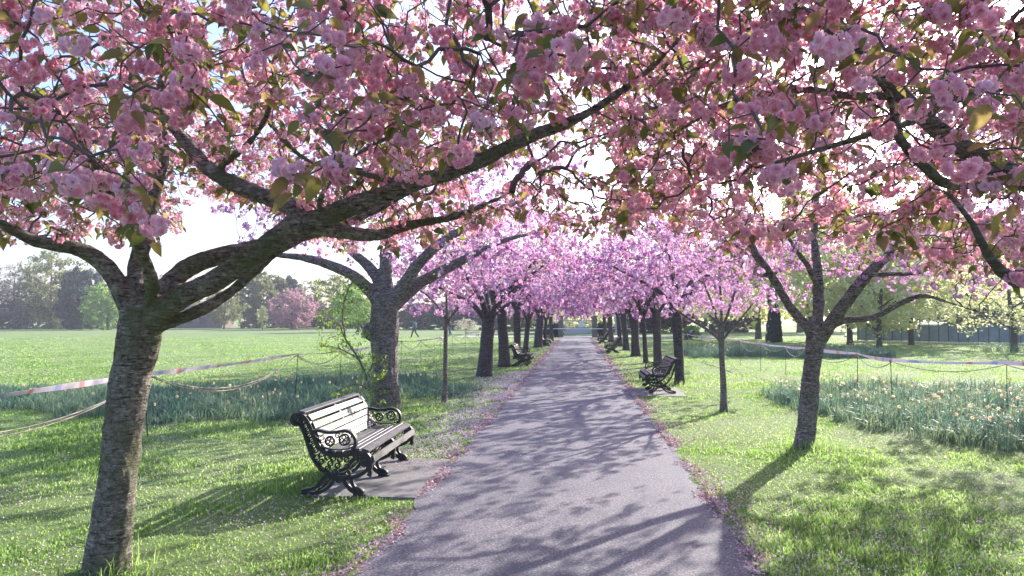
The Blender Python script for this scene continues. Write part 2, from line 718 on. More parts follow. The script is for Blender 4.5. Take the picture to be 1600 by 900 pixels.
# ================================================================== SETTING
# ---- lawn
def ground_material():
    m, n, l, pb = newmat('lawn_ground')
    v = coords(n, l)
    big = noise(n, l, .35, 5, .6, v)
    mid = noise(n, l, 2.5, 6, .7, v)
    fine = noise(n, l, 45, 4, .8, v)
    r1 = ramp(n, [(.3, (.125, .195, .06)), (.55, (.20, .295, .10)), (.75, (.29, .37, .165))])
    l.new(mid.outputs['Fac'], r1.inputs[0])
    r2 = ramp(n, [(.25, (.45, .5, .4)), (.7, (1.35, 1.3, 1.3))])
    l.new(fine.outputs['Fac'], r2.inputs[0])
    c = mixc(n, l, 1.0, r1.outputs[0], r2.outputs[0], 'MULTIPLY')
    r3 = ramp(n, [(.35, (0, 0, 0)), (.7, (.6, .6, .6))])
    l.new(big.outputs['Fac'], r3.inputs[0])
    c = mixc(n, l, r3.outputs[0], c, (.32, .38, .20))
    l.new(c, pb.inputs['Base Color'])
    pb.inputs['Roughness'].default_value = .9
    pb.inputs['Specular IOR Level'].default_value = .15
    b = n.new('ShaderNodeBump'); b.inputs['Strength'].default_value = .8; b.inputs['Distance'].default_value = .04
    a = n.new('ShaderNodeMath'); a.operation = 'ADD'
    l.new(mid.outputs['Fac'], a.inputs[0]); l.new(fine.outputs['Fac'], a.inputs[1])
    l.new(a.outputs[0], b.inputs['Height']); l.new(b.outputs[0], pb.inputs['Normal'])
    return m


M['lawn'] = ground_material()
xs = np.concatenate([[-900, -400, -200, -100], np.linspace(-60, 60, 49), [100, 200, 400, 900]])
ys = np.concatenate([[-300, -100, -30], np.linspace(-10, 140, 61), [200, 400, 900, 1500]])
gx, gy = np.meshgrid(xs, ys)
gv = np.stack([gx.ravel(), gy.ravel(), np.zeros(gx.size)], 1)
nx = len(xs)
ii, jj = np.meshgrid(np.arange(nx - 1), np.arange(len(ys) - 1))
a = (jj * nx + ii).ravel()
tag(link('lawn', mesh_np('lawn', gv, np.stack([a, a + 1, a + nx + 1, a + nx], 1), M['lawn'])), kind='structure')


# ---- path
def asphalt():
    m, n, l, pb = newmat('worn_asphalt')
    v = coords(n, l)
    grit = n.new('ShaderNodeTexVoronoi'); grit.inputs['Scale'].default_value = 55
    l.new(v, grit.inputs['Vector'])
    fine = noise(n, l, 160, 3, .8, v)
    big = noise(n, l, 1.1, 5, .65, v)
    r1 = ramp(n, [(.36, (.050, .049, .060)), (.50, (.125, .120, .142)), (.60, (.158, .151, .172)), (.78, (.34, .31, .32))])
    mx = n.new('ShaderNodeMath'); mx.operation = 'ADD'
    sc1 = n.new('ShaderNodeMath'); sc1.operation = 'MULTIPLY'; sc1.inputs[1].default_value = .45
    l.new(grit.outputs['Distance'], sc1.inputs[0])
    l.new(sc1.outputs[0], mx.inputs[0])
    sc2 = n.new('ShaderNodeMath'); sc2.operation = 'MULTIPLY'; sc2.inputs[1].default_value = .75
    l.new(fine.outputs['Fac'], sc2.inputs[0]); l.new(sc2.outputs[0], mx.inputs[1])
    l.new(mx.outputs[0], r1.inputs[0])
    r2 = ramp(n, [(.28, (.58, .60, .68)), (.45, (.80, .82, .89)), (.72, (1.06, 1.04, 1.06))])
    l.new(big.outputs['Fac'], r2.inputs[0])
    c = mixc(n, l, 1.0, r1.outputs[0], r2.outputs[0], 'MULTIPLY')
    l.new(c, pb.inputs['Base Color'])
    pb.inputs['Roughness'].default_value = .78
    pb.inputs['Specular IOR Level'].default_value = .35
    b = n.new('ShaderNodeBump'); b.inputs['Strength'].default_value = .7; b.inputs['Distance'].default_value = .006
    l.new(mx.outputs[0], b.inputs['Height']); l.new(b.outputs[0], pb.inputs['Normal'])
    return m


M['asphalt'] = asphalt()


def edge(y, s):
    return 1.375 + .03 * math.sin(y * 1.7 + s) + .025 * math.sin(y * 4.3 + 2 * s) + .02 * math.sin(y * 11 + s) + .014 * math.sin(y * 23 + 3 * s)


yy = np.concatenate([np.arange(-6, 30, .12), np.arange(30, 74, .5)])
pl = np.array([[-edge(y, 1), y, .006] for y in yy]); pr = np.array([[edge(y, 4), y, .006] for y in yy])
V = np.concatenate([pl, pr]); k = len(yy); i = np.arange(k - 1)
tag(link('path', mesh_np('path', V, np.stack([i, i + k, i + k + 1, i + 1], 1), M['asphalt'])), kind='structure')
M['road'] = simple('pale_road', (.42, .38, .38), .8, .15, 3)
mb = MB(); mb.add([[-12, 74.2, .004], [14, 74.2, .004], [14, 80, .004], [-12, 80, .004]], [[0, 1, 2, 3]])
tag(link('road', mb.mesh('road', M['road'])), kind='structure')

# concrete pad under the near bench
M['slab'] = simple('concrete_pad', (.20, .195, .19), .85, .2, 9, .4)


def slab(x0, x1, y0, y1, label):
    mb = MB(); mb.box(((x0 + x1) / 2, (y0 + y1) / 2, .005), (abs(x1 - x0), y1 - y0, .03))
    return tag(link('concrete_pad', mb.mesh('pad', M['slab'])), label, 'paving slab')


slab(-2.42, -1.405, 7.0, 8.95, 'grey concrete pad set in the grass under the near bench')
slab(1.405, 2.55, 16.7, 18.7, 'small grey concrete pad under the bench to the right of the path')

# ================================================================== NEAR CHERRY TREES
def near_tree(limbs, A, step, label, g, barkm, n_cl, vox, group, tip=.0022, di=.6, dk=.13, leaf_per=3, leaf_frac=.45,
              petal='petal', leafm='cherry_leaf', cl_levels=None, sink=.02, iters=160, leaf_len=.085, size=1.0, extra_leaf=None, name='cherry_tree', rmax=.010, keep=None):
    org = np.array([limbs[0][0][0][0], limbs[0][0][0][1], 0.0])
    pts, par, rr, rows = build_limbs(limbs, .09)
    rows[0][:3, 3] *= np.array([1.25, 1.12, 1.04])
    N, pr_ = colonize(pts, par, A, step, di, dk, iters, g, .28, sink)
    n0 = len(pts)
    r, hk = radii(pr_, n0, rr, tip)
    root = empty(name, org, label, 'tree', group)
    tm = link('trunk', trunk_mesh(rows, barkm, org), root)
    if vox: fuse(tm, vox)
    link('branches', chains_mesh(N, pr_, r, n0, M['twig'], org), root)
    cand = np.where((np.arange(len(N)) >= n0) & (r < rmax))[0]
    if keep is not None:
        cand = cand[keep(N[cand])]
    tips = np.where(~hk)[0]; tips = np.intersect1d(tips, cand)
    wgt = np.ones(len(cand)); wgt[np.isin(cand, tips)] = 4
    sel = g.choice(cand, min(n_cl, len(cand)), replace=False, p=wgt / wgt.sum())
    cl = N[sel]
    link('crown', blossoms(cl, g, org, size, cl_levels, .5, petal), root)
    m = g.random(len(cl)) < leaf_frac
    if m.any():
        link('leaves', leaves(cl[m], g, org, leaf_len, leaf_per, 1, leafm), root)
    if extra_leaf:
        s2 = g.choice(cand, min(extra_leaf, len(cand)), replace=False)
        link('leaves', leaves(N[s2], g, org, .05, 4, 0, 'pale_leaf', .5), root)
    print(label[:30], 'nodes', len(N), 'clusters', len(cl))
    return root


def sample_region(g, n, x, y, z, vmax, gap=.25, ulim=None, front=None):
    """attractors in a box, above the crown's drooping underside"""
    out = []
    us, vs = zip(*vmax)
    while len(out) < n:
        q = np.stack([g.uniform(*x, 4 * n), g.uniform(*y, 4 * n), g.uniform(*z, 4 * n)], 1)
        u, v, d = proj(q)
        lim = np.interp(u, us, vs)
        ok = v < lim
        nz = np.sin(q[:, 0] * 2.1 + 1) * np.sin(q[:, 1] * 1.7 + 2) * np.sin(q[:, 2] * 3.1) + .5 * np.sin(q[:, 0] * 5 + q[:, 2] * 4) * np.sin(q[:, 1] * 4.2)
        ok &= nz > -gap - g.random(len(q)) * .8
        if ulim: ok &= (u > ulim[0]) & (u < ulim[1])
        if front:
            fu, fv = zip(*front[1])
            ok &= (q[:, 1] > front[0]) | (v < np.interp(u, fu, fv))
        out += list(q[ok])
    return np.array(out[:n])


# ---- T1, left front
g = np.random.default_rng(21)
D = 4.87
fork = (222, 507)
T1 = [
    (L3(D, [(166, 925, D, 72), (168, 860, D, 66), (181, 770, D, 62), (194, 660, D, 60), (207, 580, D, 60), (218, 525, D, 68), (224, 480, D, 58)]), None),
    (L3(D, [(222, 530, D, 46), (240, 495, D, 43), (275, 470, 4.80, 39), (340, 436, 4.75, 36), (400, 396, 4.7, 34), (440, 366, 4.7, 34), (472, 342, 4.7, 36)]), 0),
    (L3(D, [(460, 352, 4.7, 36), (500, 343, 4.68, 33), (560, 318, 4.6, 30), (640, 290, 4.5, 27), (740, 256, 4.4, 24), (825, 215, 4.3, 21), (900, 186, 4.15, 17), (955, 153, 4.05, 13), (1015, 108, 3.9, 10), (1060, 62, 3.8, 7), (1090, 20, 3.7, 5)]), 1),
    (L3(D, [(470, 350, 4.7, 34), (455, 322, 4.72, 30), (400, 302, 4.8, 27), (335, 270, 4.95, 25), (298, 232, 5.1, 22), (268, 195, 5.2, 20), (225, 150, 5.3, 17), (190, 95, 5.3, 14), (170, 30, 5.3, 10)]), 1),
    (L3(D, [(465, 352, 4.7, 28), (530, 362, 4.8, 24), (590, 368, 4.95, 20), (640, 352, 5.1, 15), (720, 335, 5.3, 10), (800, 300, 5.5, 6)]), 1),
    (L3(D, [(228, 520, 4.87, 10), (248, 512, 4.9, 18), (290, 494, 4.98, 20), (335, 473, 5.05, 19), (370, 448, 5.1, 18), (402, 420, 5.1, 18), (450, 382, 5.2, 15), (560, 342, 5.4, 13), (640, 300, 5.6, 8)]), 0),
    (L3(D, [(226, 500, D, 40), (250, 462, 5.0, 36), (285, 425, 5.1, 33), (335, 402, 5.2, 30), (400, 388, 5.3, 27), (460, 376, 5.35, 20), (520, 330, 5.5, 14), (600, 240, 5.6, 10)]), 0),
    (L3(D, [(208, 505, D, 34), (196, 470, D, 31), (178, 432, 4.85, 30), (150, 402, 4.8, 28), (110, 386, 4.7, 24), (60, 378, 4.6, 20), (0, 348, 4.4, 16), (-60, 320, 4.2, 12), (-150, 250, 4.0, 8)]), 0),
    (L3(D, [(218, 500, D, 36), (214, 440, 4.95, 32), (222, 380, 5.0, 26), (240, 310, 5.1, 22), (256, 240, 5.1, 18), (250, 150, 5.0, 12), (262, 60, 4.9, 8)]), 0),
    (L3(D, [(232, 500, D, 24), (238, 450, 4.7, 22), (226, 405, 4.5, 19), (208, 360, 4.2, 16), (180, 310, 3.7, 13), (150, 260, 3.3, 11), (120, 210, 2.9, 8), (80, 160, 2.6, 6)]), 0),
    (L3(D, [(500, 343, 4.68, 12), (505, 300, 4.4, 10), (560, 240, 4.0, 9), (640, 200, 3.6, 8), (720, 150, 3.2, 7), (760, 60, 2.9, 5)]), 2),
    (L3(D, [(640, 290, 4.5, 11), (560, 270, 4.8, 10), (480, 250, 5.0, 9), (420, 190, 5.2, 8), (380, 120, 5.3, 6)]), 2),
    (L3(D, [(335, 270, 4.95, 12), (400, 210, 4.6, 11), (430, 130, 4.1, 9), (400, 50, 3.7, 7), (380, -40, 3.5, 5)]), 3),
    (L3(D, [(225, 150, 5.3, 11), (300, 110, 4.8, 9), (330, 100, 4.0, 9), (290, 60, 3.4, 7), (240, 10, 3.0, 5)]), 3),
    (L3(D, [(825, 215, 4.3, 11), (800, 170, 4.6, 9), (840, 100, 4.8, 8), (860, 20, 4.9, 6)]), 2),
]
VM1 = [(-400, 400), (0, 395), (60, 380), (150, 372), (260, 385), (300, 330), (380, 320), (440, 330), (520, 395), (620, 395), (720, 380), (800, 340), (860, 365), (940, 375), (1000, 360), (1080, 320), (1300, 200)]
FR1 = (4.9, [(-400, 400), (0, 330), (60, 330), (150, 340), (255, 385), (275, 175), (340, 235), (440, 285), (480, 318), (560, 295), (640, 265), (740, 232), (825, 190), (900, 160), (960, 125), (1060, 60), (1300, 60)])
FR2 = (3.7, [(900, 40), (1020, 80), (1090, 210), (1180, 300), (1250, 225), (1330, 200), (1400, 180), (1480, 165), (1500, 340), (1540, 455), (1620, 470), (1900, 480)])
A1 = np.concatenate([
    sample_region(g, 4200, (-5.2, 1.3), (2.0, 8.6), (2.0, 4.7), VM1, ulim=(-260, 1150), front=FR1),
    sample_region(g, 1000, (-5.2, .6), (2.0, 7.0), (2.0, 3.4), VM1, ulim=(-60, 700), front=FR1),
])
near_tree(T1, A1, .075, 'mossy cherry tree at the left front, leaning trunk forking into many heavy limbs', g, M['bark_near'], 4500, .010, 'flowering cherries along the path', leaf_frac=.70, leaf_len=.086, tip=.0028, size=.80)

# ---- right front tree, trunk outside the frame
g = np.random.default_rng(22)
bx, by = 3.5, 4.3
def W(*a): return [list(q) for q in a]
TR = [
    (W((bx + .1, by - .1, -.05, .15), (bx + .05, by - .05, .8, .14), (bx, by, 1.5, .14), (bx - .03, by, 1.9, .13)), None),
    (W((bx, by, 1.7, .085), (bx - .35, by - .05, 2.05, .075)) + L3(0, [(1640, 300, 4.25, 34), (1560, 262, 4.2, 30), (1480, 215, 4.15, 27), (1410, 150, 4.1, 24), (1360, 100, 4.1, 22), (1290, 60, 4.1, 19), (1230, 30, 4.1, 15), (1150, -20, 4.1, 10)]), 0),
    (L3(0, [(1560, 262, 4.2, 18), (1490, 290, 4.0, 15), (1450, 265, 3.9, 14), (1405, 215, 3.9, 13), (1390, 150, 3.8, 9), (1340, 90, 3.6, 6)]), 1),
    (W((bx, by, 1.7, .07), (bx - .3, by - .3, 2.0, .055)) + L3(0, [(1660, 420, 3.6, 26), (1590, 440, 3.5, 20), (1545, 400, 3.5, 14), (1520, 350, 3.6, 9), (1480, 300, 3.6, 6)]), 0),
    (L3(0, [(1640, 300, 4.25, 16), (1600, 115, 3.4, 12), (1540, 138, 3.35, 11), (1480, 162, 3.3, 10.5), (1440, 186, 3.3, 10), (1390, 200, 3.28, 9.5), (1320, 222, 3.25, 8.5), (1240, 246, 3.2, 6), (1180, 262, 3.2, 4)]), 1),
    (L3(0, [(1410, 150, 4.1, 14), (1330, 150, 4.3, 12), (1240, 140, 4.5, 10), (1130, 165, 4.7, 8), (1050, 210, 4.8, 5)]), 1),
    (L3(0, [(1360, 100, 4.1, 12), (1300, 20, 3.4, 9), (1230, -20, 2.9, 7), (1130, -40, 2.6, 5)]), 1),
    (W((bx, by, 1.8, .07), (bx + .3, by + .5, 2.5, .06), (bx + .5, by + 1.0, 3.2, .05), (bx + .4, by + 1.4, 4.0, .03)), 0),
    (W((bx, by, 1.8, .06), (bx + .2, by - .6, 2.4, .05), (bx, by - 1.3, 3.0, .03)), 0),
]
VM2 = [(880, 200), (930, 360), (1060, 355), (1150, 395), (1250, 375), (1350, 385), (1440, 410), (1500, 455), (1600, 465), (1900, 480)]
A2 = np.concatenate([
    sample_region(g, 3100, (.3, 6.2), (2.0, 8.2), (2.0, 4.7), VM2, ulim=(890, 1900), front=FR2),
    sample_region(g, 500, (.5, 3.2), (2.0, 4.5), (2.0, 3.4), VM2, ulim=(980, 1650), front=FR2),
])
near_tree(TR, A2, .075, 'cherry limbs reaching in from the upper right edge, their trunk outside the photo', g, M['bark_near'], 3500, None, 'flowering cherries along the path', leaf_frac=.62, leaf_len=.088, tip=.0028, size=.82)

# ---- R1, right middle
g = np.random.default_rng(23)
D = 10.2
TM = [
    (L3(0, [(1256, 700, D, 27), (1259, 676, D, 27), (1264, 620, D, 27), (1269, 570, D, 26), (1275, 528, D, 27), (1278, 505, D, 22)]), None),
    (L3(0, [(1273, 530, D, 17), (1262, 512, D, 15), (1235, 480, D, 14), (1205, 430, 10.1, 13), (1180, 395, 10.0, 12), (1158, 345, 9.9, 9), (1140, 285, 9.8, 7), (1130, 220, 9.8, 5)]), 0),
    (L3(0, [(1277, 520, D, 16), (1279, 470, 10.3, 16), (1277, 420, 10.4, 14), (1272, 370, 10.5, 11), (1276, 310, 10.6, 8), (1282, 240, 10.6, 6)]), 0),
    (L3(0, [(1279, 535, D, 21), (1300, 503, 10.1, 20), (1325, 468, 10.0, 18), (1355, 430, 9.9, 16), (1388, 398, 9.8, 13), (1405, 365, 9.7, 11), (1430, 320, 9.6, 9), (1452, 280, 9.6, 6)]), 0),
    (L3(0, [(1297, 510, 10.1, 10), (1325, 500, 10.0, 10), (1365, 496, 9.8, 9), (1400, 478, 9.7, 8), (1440, 462, 9.6, 7), (1480, 472, 9.5, 4), (1530, 488, 9.5, 3)]), 3),
    (L3(0, [(1205, 430, 10.1, 8), (1180, 425, 10.4, 7), (1160, 390, 10.8, 6), (1120, 370, 11.2, 4)]), 1),
    (L3(0, [(1278, 450, 10.3, 9), (1262, 415, 10.0, 8), (1245, 392, 9.8, 7), (1225, 360, 9.6, 5)]), 2),
    (L3(0, [(1355, 430, 9.9, 8), (1400, 428, 9.6, 6), (1445, 425, 9.3, 5), (1500, 400, 9.1, 4)]), 3),
]
VMR = [(900, 330), (1000, 380), (1100, 445), (1180, 440), (1280, 425), (1360, 435), (1420, 465), (1500, 490), (1560, 480), (1700, 440)]
AR = sample_region(g, 2700, (.6, 6.6), (7.9, 13), (2.1, 5.3), VMR, ulim=(980, 1720))
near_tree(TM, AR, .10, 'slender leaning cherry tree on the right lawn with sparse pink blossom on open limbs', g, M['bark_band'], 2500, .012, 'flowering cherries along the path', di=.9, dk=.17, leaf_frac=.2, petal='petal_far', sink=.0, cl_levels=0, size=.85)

# ---- T2, left behind the bench
g = np.random.default_rng(24)
D = 14.1
T2 = [
    (L3(0, [(602, 648, D, 52), (602, 620, D, 44), (602, 560, D, 42), (601, 510, D, 44), (602, 480, D, 46), (604, 462, D, 40)]), None),
    (L3(0, [(598, 482, D, 26), (580, 456, D, 22), (550, 430, 14, 18), (510, 412, 13.9, 15), (470, 402, 13.8, 12), (430, 398, 13.7, 8), (380, 385, 13.6, 5)]), 0),
    (L3(0, [(600, 475, D, 22), (592, 440, 14.2, 19), (572, 412, 14.3, 16), (548, 392, 14.4, 12), (510, 350, 14.5, 8)]), 0),
    (L3(0, [(605, 470, D, 24), (602, 420, 14.3, 22), (606, 370, 14.4, 17), (620, 300, 14.5, 10)]), 0),
    (L3(0, [(610, 478, D, 24), (635, 440, 14.0, 21), (660, 405, 13.9, 18), (700, 372, 13.7, 14), (760, 340, 13.5, 9), (820, 310, 13.4, 5)]), 0),
    (L3(0, [(612, 480, D, 22), (650, 446, 14.4, 20), (690, 424, 14.5, 17), (740, 398, 14.7, 12), (800, 372, 15, 7), (870, 360, 15.2, 4)]), 0),
    (L3(0, [(585, 530, D, 14), (577, 520, 14.0, 22), (574, 505, 14.0, 10)]), 0),
]
VMT = [(300, 330), (440, 372), (520, 385), (600, 395), (680, 425), (760, 450), (860, 440), (960, 420), (1100, 420)]
AT = sample_region(g, 1700, (-7.2, .3), (11.5, 17), (2.3, 5.6), VMT, ulim=(330, 1050))
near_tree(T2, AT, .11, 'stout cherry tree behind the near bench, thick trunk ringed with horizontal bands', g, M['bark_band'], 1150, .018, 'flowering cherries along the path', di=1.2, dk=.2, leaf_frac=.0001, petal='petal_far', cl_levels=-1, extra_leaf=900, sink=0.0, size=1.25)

# ================================================================== THE TWO ROWS
def generic_cherry(seed, name, org, label, trunk_r=.2, fork_h=1.9, spread=3.4, top=6.5, low=1.7, ncl=3400, lean=(0, 0), nlimb=5, sides=12):
    g = np.random.default_rng(seed)
    o = np.array([0., 0., 0.])
    lx, ly = lean
    limbs = [([[0, 0, -.05, trunk_r * 1.35], [0, 0, .15, trunk_r * 1.1], [lx * .4, ly * .4, fork_h * .5, trunk_r * .95], [lx * .9, ly * .9, fork_h * .9, trunk_r], [lx, ly, fork_h + .15, trunk_r * .8]], None)]
    a0 = g.uniform(0, 6.28)
    for i in range(nlimb):
        az = a0 + i * 2 * math.pi / nlimb + g.uniform(-.35, .35)
        ca, sa = math.cos(az), math.sin(az)
        s = spread * g.uniform(.6, .85); r0 = trunk_r * g.uniform(.38, .55); h = g.uniform(1.2, 2.1)
        limbs.append(([[lx + ca * .02, ly + sa * .02, fork_h - .1, r0], [lx + ca * .2 * s, ly + sa * .2 * s, fork_h + .35 * h, r0 * .85],
                       [lx + ca * .5 * s, ly + sa * .5 * s, fork_h + .62 * h, r0 * .6], [lx + ca * s, ly + sa * s, fork_h + h, r0 * .2]], 0))
    pts, par, rr, rows = build_limbs(limbs, .15)
    A = []
    while len(A) < 1050:
        q = np.stack([g.uniform(-spread, spread, 900), g.uniform(-spread, spread, 900), g.uniform(low, top, 900)], 1)
        rad = np.hypot(q[:, 0], q[:, 1]) / spread
        zz = (q[:, 2] - low) / (top - low)
        under = .34 * (1 - rad) ** .8
        ok = (rad < 1) & (zz > under) & (zz < 1 - .55 * rad ** 2.2)
        ok &= (np.sin(q[:, 0] * 2.3 + seed) * np.sin(q[:, 1] * 2.1) * np.sin(q[:, 2] * 2.7 + seed)) > -.45
        A += list(q[ok])
    N, pr_ = colonize(pts, par, np.array(A[:1050]), .16, 1.8, .25, 110, g, .25)
    n0 = len(pts)
    r, hk = radii(pr_, n0, rr, .0035)
    cand = np.where((np.arange(len(N)) >= n0) & (r < .02))[0]
    sel = g.choice(cand, min(ncl, len(cand)), replace=len(cand) < ncl)
    cl = N[sel] + g.normal(0, .10, (len(sel), 3))
    tv = .5 + .22 * np.sin(cl[:, 0] * 2.3 + seed) * np.sin(cl[:, 1] * 2.0) + .12 * np.sin(cl[:, 2] * 4 + cl[:, 0])
    root = empty(name, org, label, 'tree', 'flowering cherries along the path')
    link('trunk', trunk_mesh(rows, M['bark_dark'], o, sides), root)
    link('branches', chains_mesh(N, pr_, r, n0, M['twig'], o, lambda q: 3), root)
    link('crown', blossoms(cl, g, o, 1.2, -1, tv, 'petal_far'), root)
    s2 = g.choice(cand, min(260, len(cand)), replace=False)
    link('leaves', leaves(N[s2], g, o, .07, 3, 0, 'cherry_leaf', .6), root)
    return root


protos = []
ROW = [  # u, v of the foot, trunk radius scale, label
    (757, 589, .25, 'dark cherry trunk standing nearest behind the thin sapling on the left side of the path'),
    (788, 573, .23, 'cherry trunk with low bulges just left of the second left bench'),
    (808, 561, .19, 'cherry trunk rising directly behind the second bench on the left'),
    (821, 555, .15, 'narrow cherry trunk seen over the seat end of the second left bench'),
    (841, 543, .30, 'thick pale cherry trunk between the second and third left benches'),
    (851, 540, .13, 'thin dark cherry trunk right beside the third left bench'),
    (862, 533, .20, 'last cherry tree of the left row before the gate'),
    (1062, 601, .15, 'dark leaning cherry trunk just behind the nearer right bench'),
    (1028, 572, .19, 'straight cherry trunk seen left above the back of the nearer right bench'),
    (1009, 567, .11, 'narrow cherry trunk between two thicker trunks on the right verge'),
    (993, 557, .24, 'broad cherry trunk in the middle of the right row'),
    (978, 547, .20, 'pale pinkish cherry trunk just behind the second right bench'),
    (969, 541, .16, 'cherry trunk beyond the second right bench'),
    (955, 534, .24, 'dark cherry trunk beside the farthest right bench'),
    (946, 531, .18, 'last cherry tree of the right row before the gate'),
]
PR = [
    dict(seed=31, trunk_r=.22, fork_h=1.75, spread=3.5, lean=(.12, .1), nlimb=5),
    dict(seed=32, trunk_r=.2, fork_h=1.9, spread=3.3, lean=(-.1, 0), nlimb=6),
    dict(seed=33, trunk_r=.2, fork_h=2.0, spread=3.6, lean=(0, .15), nlimb=4),
    dict(seed=34, trunk_r=.14, fork_h=1.8, spread=3.2, lean=(.15, 0), nlimb=5, top=5.0),
]
for k, (u, v, tr, lab) in enumerate(ROW):
    p = G(u, v)
    kind = 3 if tr < .17 else k % 3
    if k < 3 or (kind == 3 and len(protos) < 4):
        kk = len(protos)
        root = generic_cherry(name='cherry_tree', org=p, label=lab, **PR[kk])
        protos.append(root); base = PR[kk]['trunk_r']
    else:
        src = protos[kind]; base = PR[kind]['trunk_r']
        root = copy_tree(src); root['label'] = lab; root.location = p
        root.rotation_euler = (0, 0, (k * 2.39) % 6.28)
    s = .84 * tr / base
    for ch in root.children:
        if ch.name.startswith('trunk'):
            ch.scale = (s, s, 1.0) if s < 1 else (s, s, 1)
    root.scale = (1, 1, 1 + .06 * ((k * 7) % 5 - 2) / 2)

side = copy_tree(protos[0])  # added tree, trunk out of frame, to dapple the right front lawn
side['label'] = 'cherry tree added beyond the right edge to throw dappled shade on the lawn'
side.location = (10.0, 14.4, 0); side.rotation_euler = (0, 0, 2.2); side.scale = (1, 1, 1.22)
side = copy_tree(protos[2])
side['label'] = 'cherry tree at the right end of the daffodil bed, outside the photo'
side.location = (16.5, 20.5, 0); side.rotation_euler = (0, 0, 4.0)

# saplings
def sapling(u0, v0, rows, Areg, label, seed, ncl, rmax=.02, vmax=None, ulim=None, barkm=None, nat=420, lv=0):
    g = np.random.default_rng(seed)
    A = sample_region(g, nat, *Areg, vmax, ulim=ulim)
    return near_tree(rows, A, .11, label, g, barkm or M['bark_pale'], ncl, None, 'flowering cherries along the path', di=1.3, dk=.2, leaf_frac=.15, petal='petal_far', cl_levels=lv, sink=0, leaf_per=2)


D = 14.1
SP = [
    (L3(0, [(1131, 644, D, 11), (1130, 600, D, 9), (1128, 560, D, 8.5), (1127, 525, D, 9), (1127, 505, D, 7)]), None),
    (L3(0, [(1126, 532, D, 5), (1105, 515, D, 4.5), (1075, 497, D, 4), (1050, 480, 14, 3)]), 0),
    (L3(0, [(1126, 515, D, 5), (1118, 490, D, 4), (1105, 455, D, 3.4), (1090, 420, D, 2)]), 0),
    (L3(0, [(1127, 510, D, 5), (1127, 470, D, 4), (1124, 430, D, 3), (1128, 390, D, 2)]), 0),
    (L3(0, [(1128, 515, D, 5), (1138, 488, D, 4), (1150, 450, D, 3), (1160, 410, D, 2)]), 0),
    (L3(0, [(1129, 532, D, 4), (1142, 515, D, 3.4), (1160, 495, D, 3), (1180, 470, D, 2)]), 0),
]
sapling(0, 0, SP, ((1.4, 4.2), (13, 15.4), (1.85, 3.6)), 'young cherry tree with a pole-thin grey trunk and small pink fan-shaped crown', 41, 420,
        vmax=[(1030, 480), (1090, 490), (1127, 505), (1170, 490), (1220, 460)], ulim=(1030, 1215))
D = 15.2
SP2 = [
    (L3(0, [(694, 634, D, 9), (695, 600, D, 7.5), (696, 550, D, 7), (697, 510, D, 6), (698, 485, D, 5), (697, 455, D, 3)]), None),
    (L3(0, [(697, 510, D, 4), (705, 495, D, 3.5), (722, 475, D, 3), (745, 455, D, 2)]), 0),
    (L3(0, [(697, 500, D, 4), (685, 480, D, 3.5), (668, 462, D, 3), (650, 450, D, 2)]), 0),
]
sapling(0, 0, SP2, ((-4.4, -1.3), (14.0, 16.8), (1.9, 3.8)), 'very thin sapling like a stake standing in the grass left of the path', 42, 330,
        vmax=[(590, 470), (640, 495), (700, 500), (760, 470), (800, 450)], ulim=(600, 800), lv=0)

# ================================================================== BACKGROUND TREES
def treemat(name, stops, tstops, tr=.4):
    return leaf_material(name, stops, tstops, tr, .7, .2)


LM = {
    'olive': treemat('olive_foliage', [(0, (.075, .10, .03)), (1, (.20, .22, .09))], [(0, (.22, .28, .06)), (1, (.50, .52, .22))]),
    'lime': treemat('lime_foliage', [(0, (.10, .20, .04)), (1, (.25, .40, .10))], [(0, (.30, .50, .08)), (1, (.55, .75, .22))]),
    'teal': treemat('dark_evergreen_foliage', [(0, (.015, .045, .04)), (1, (.04, .09, .075))], [(0, (.03, .08, .06)), (1, (.07, .15, .12))], .2),
    'grey': treemat('grey_twiggy_foliage', [(0, (.13, .11, .12)), (1, (.30, .26, .25))], [(0, (.22, .19, .15)), (1, (.38, .34, .28))], .3),
    'pink': treemat('pink_blossom_foliage', [(0, (.30, .16, .20)), (1, (.50, .33, .38))], [(0, (.5, .26, .32)), (1, (.72, .48, .54))]),
    'yellow': treemat('yellow_green_foliage', [(0, (.36, .39, .16)), (1, (.64, .64, .40))], [(0, (.66, .70, .26)), (1, (.97, .95, .70))], .66),
    'white': treemat('cream_blossom_foliage', [(0, (.40, .36, .30)), (1, (.65, .60, .50))], [(0, (.6, .55, .4)), (1, (.85, .8, .65))], .4),
}


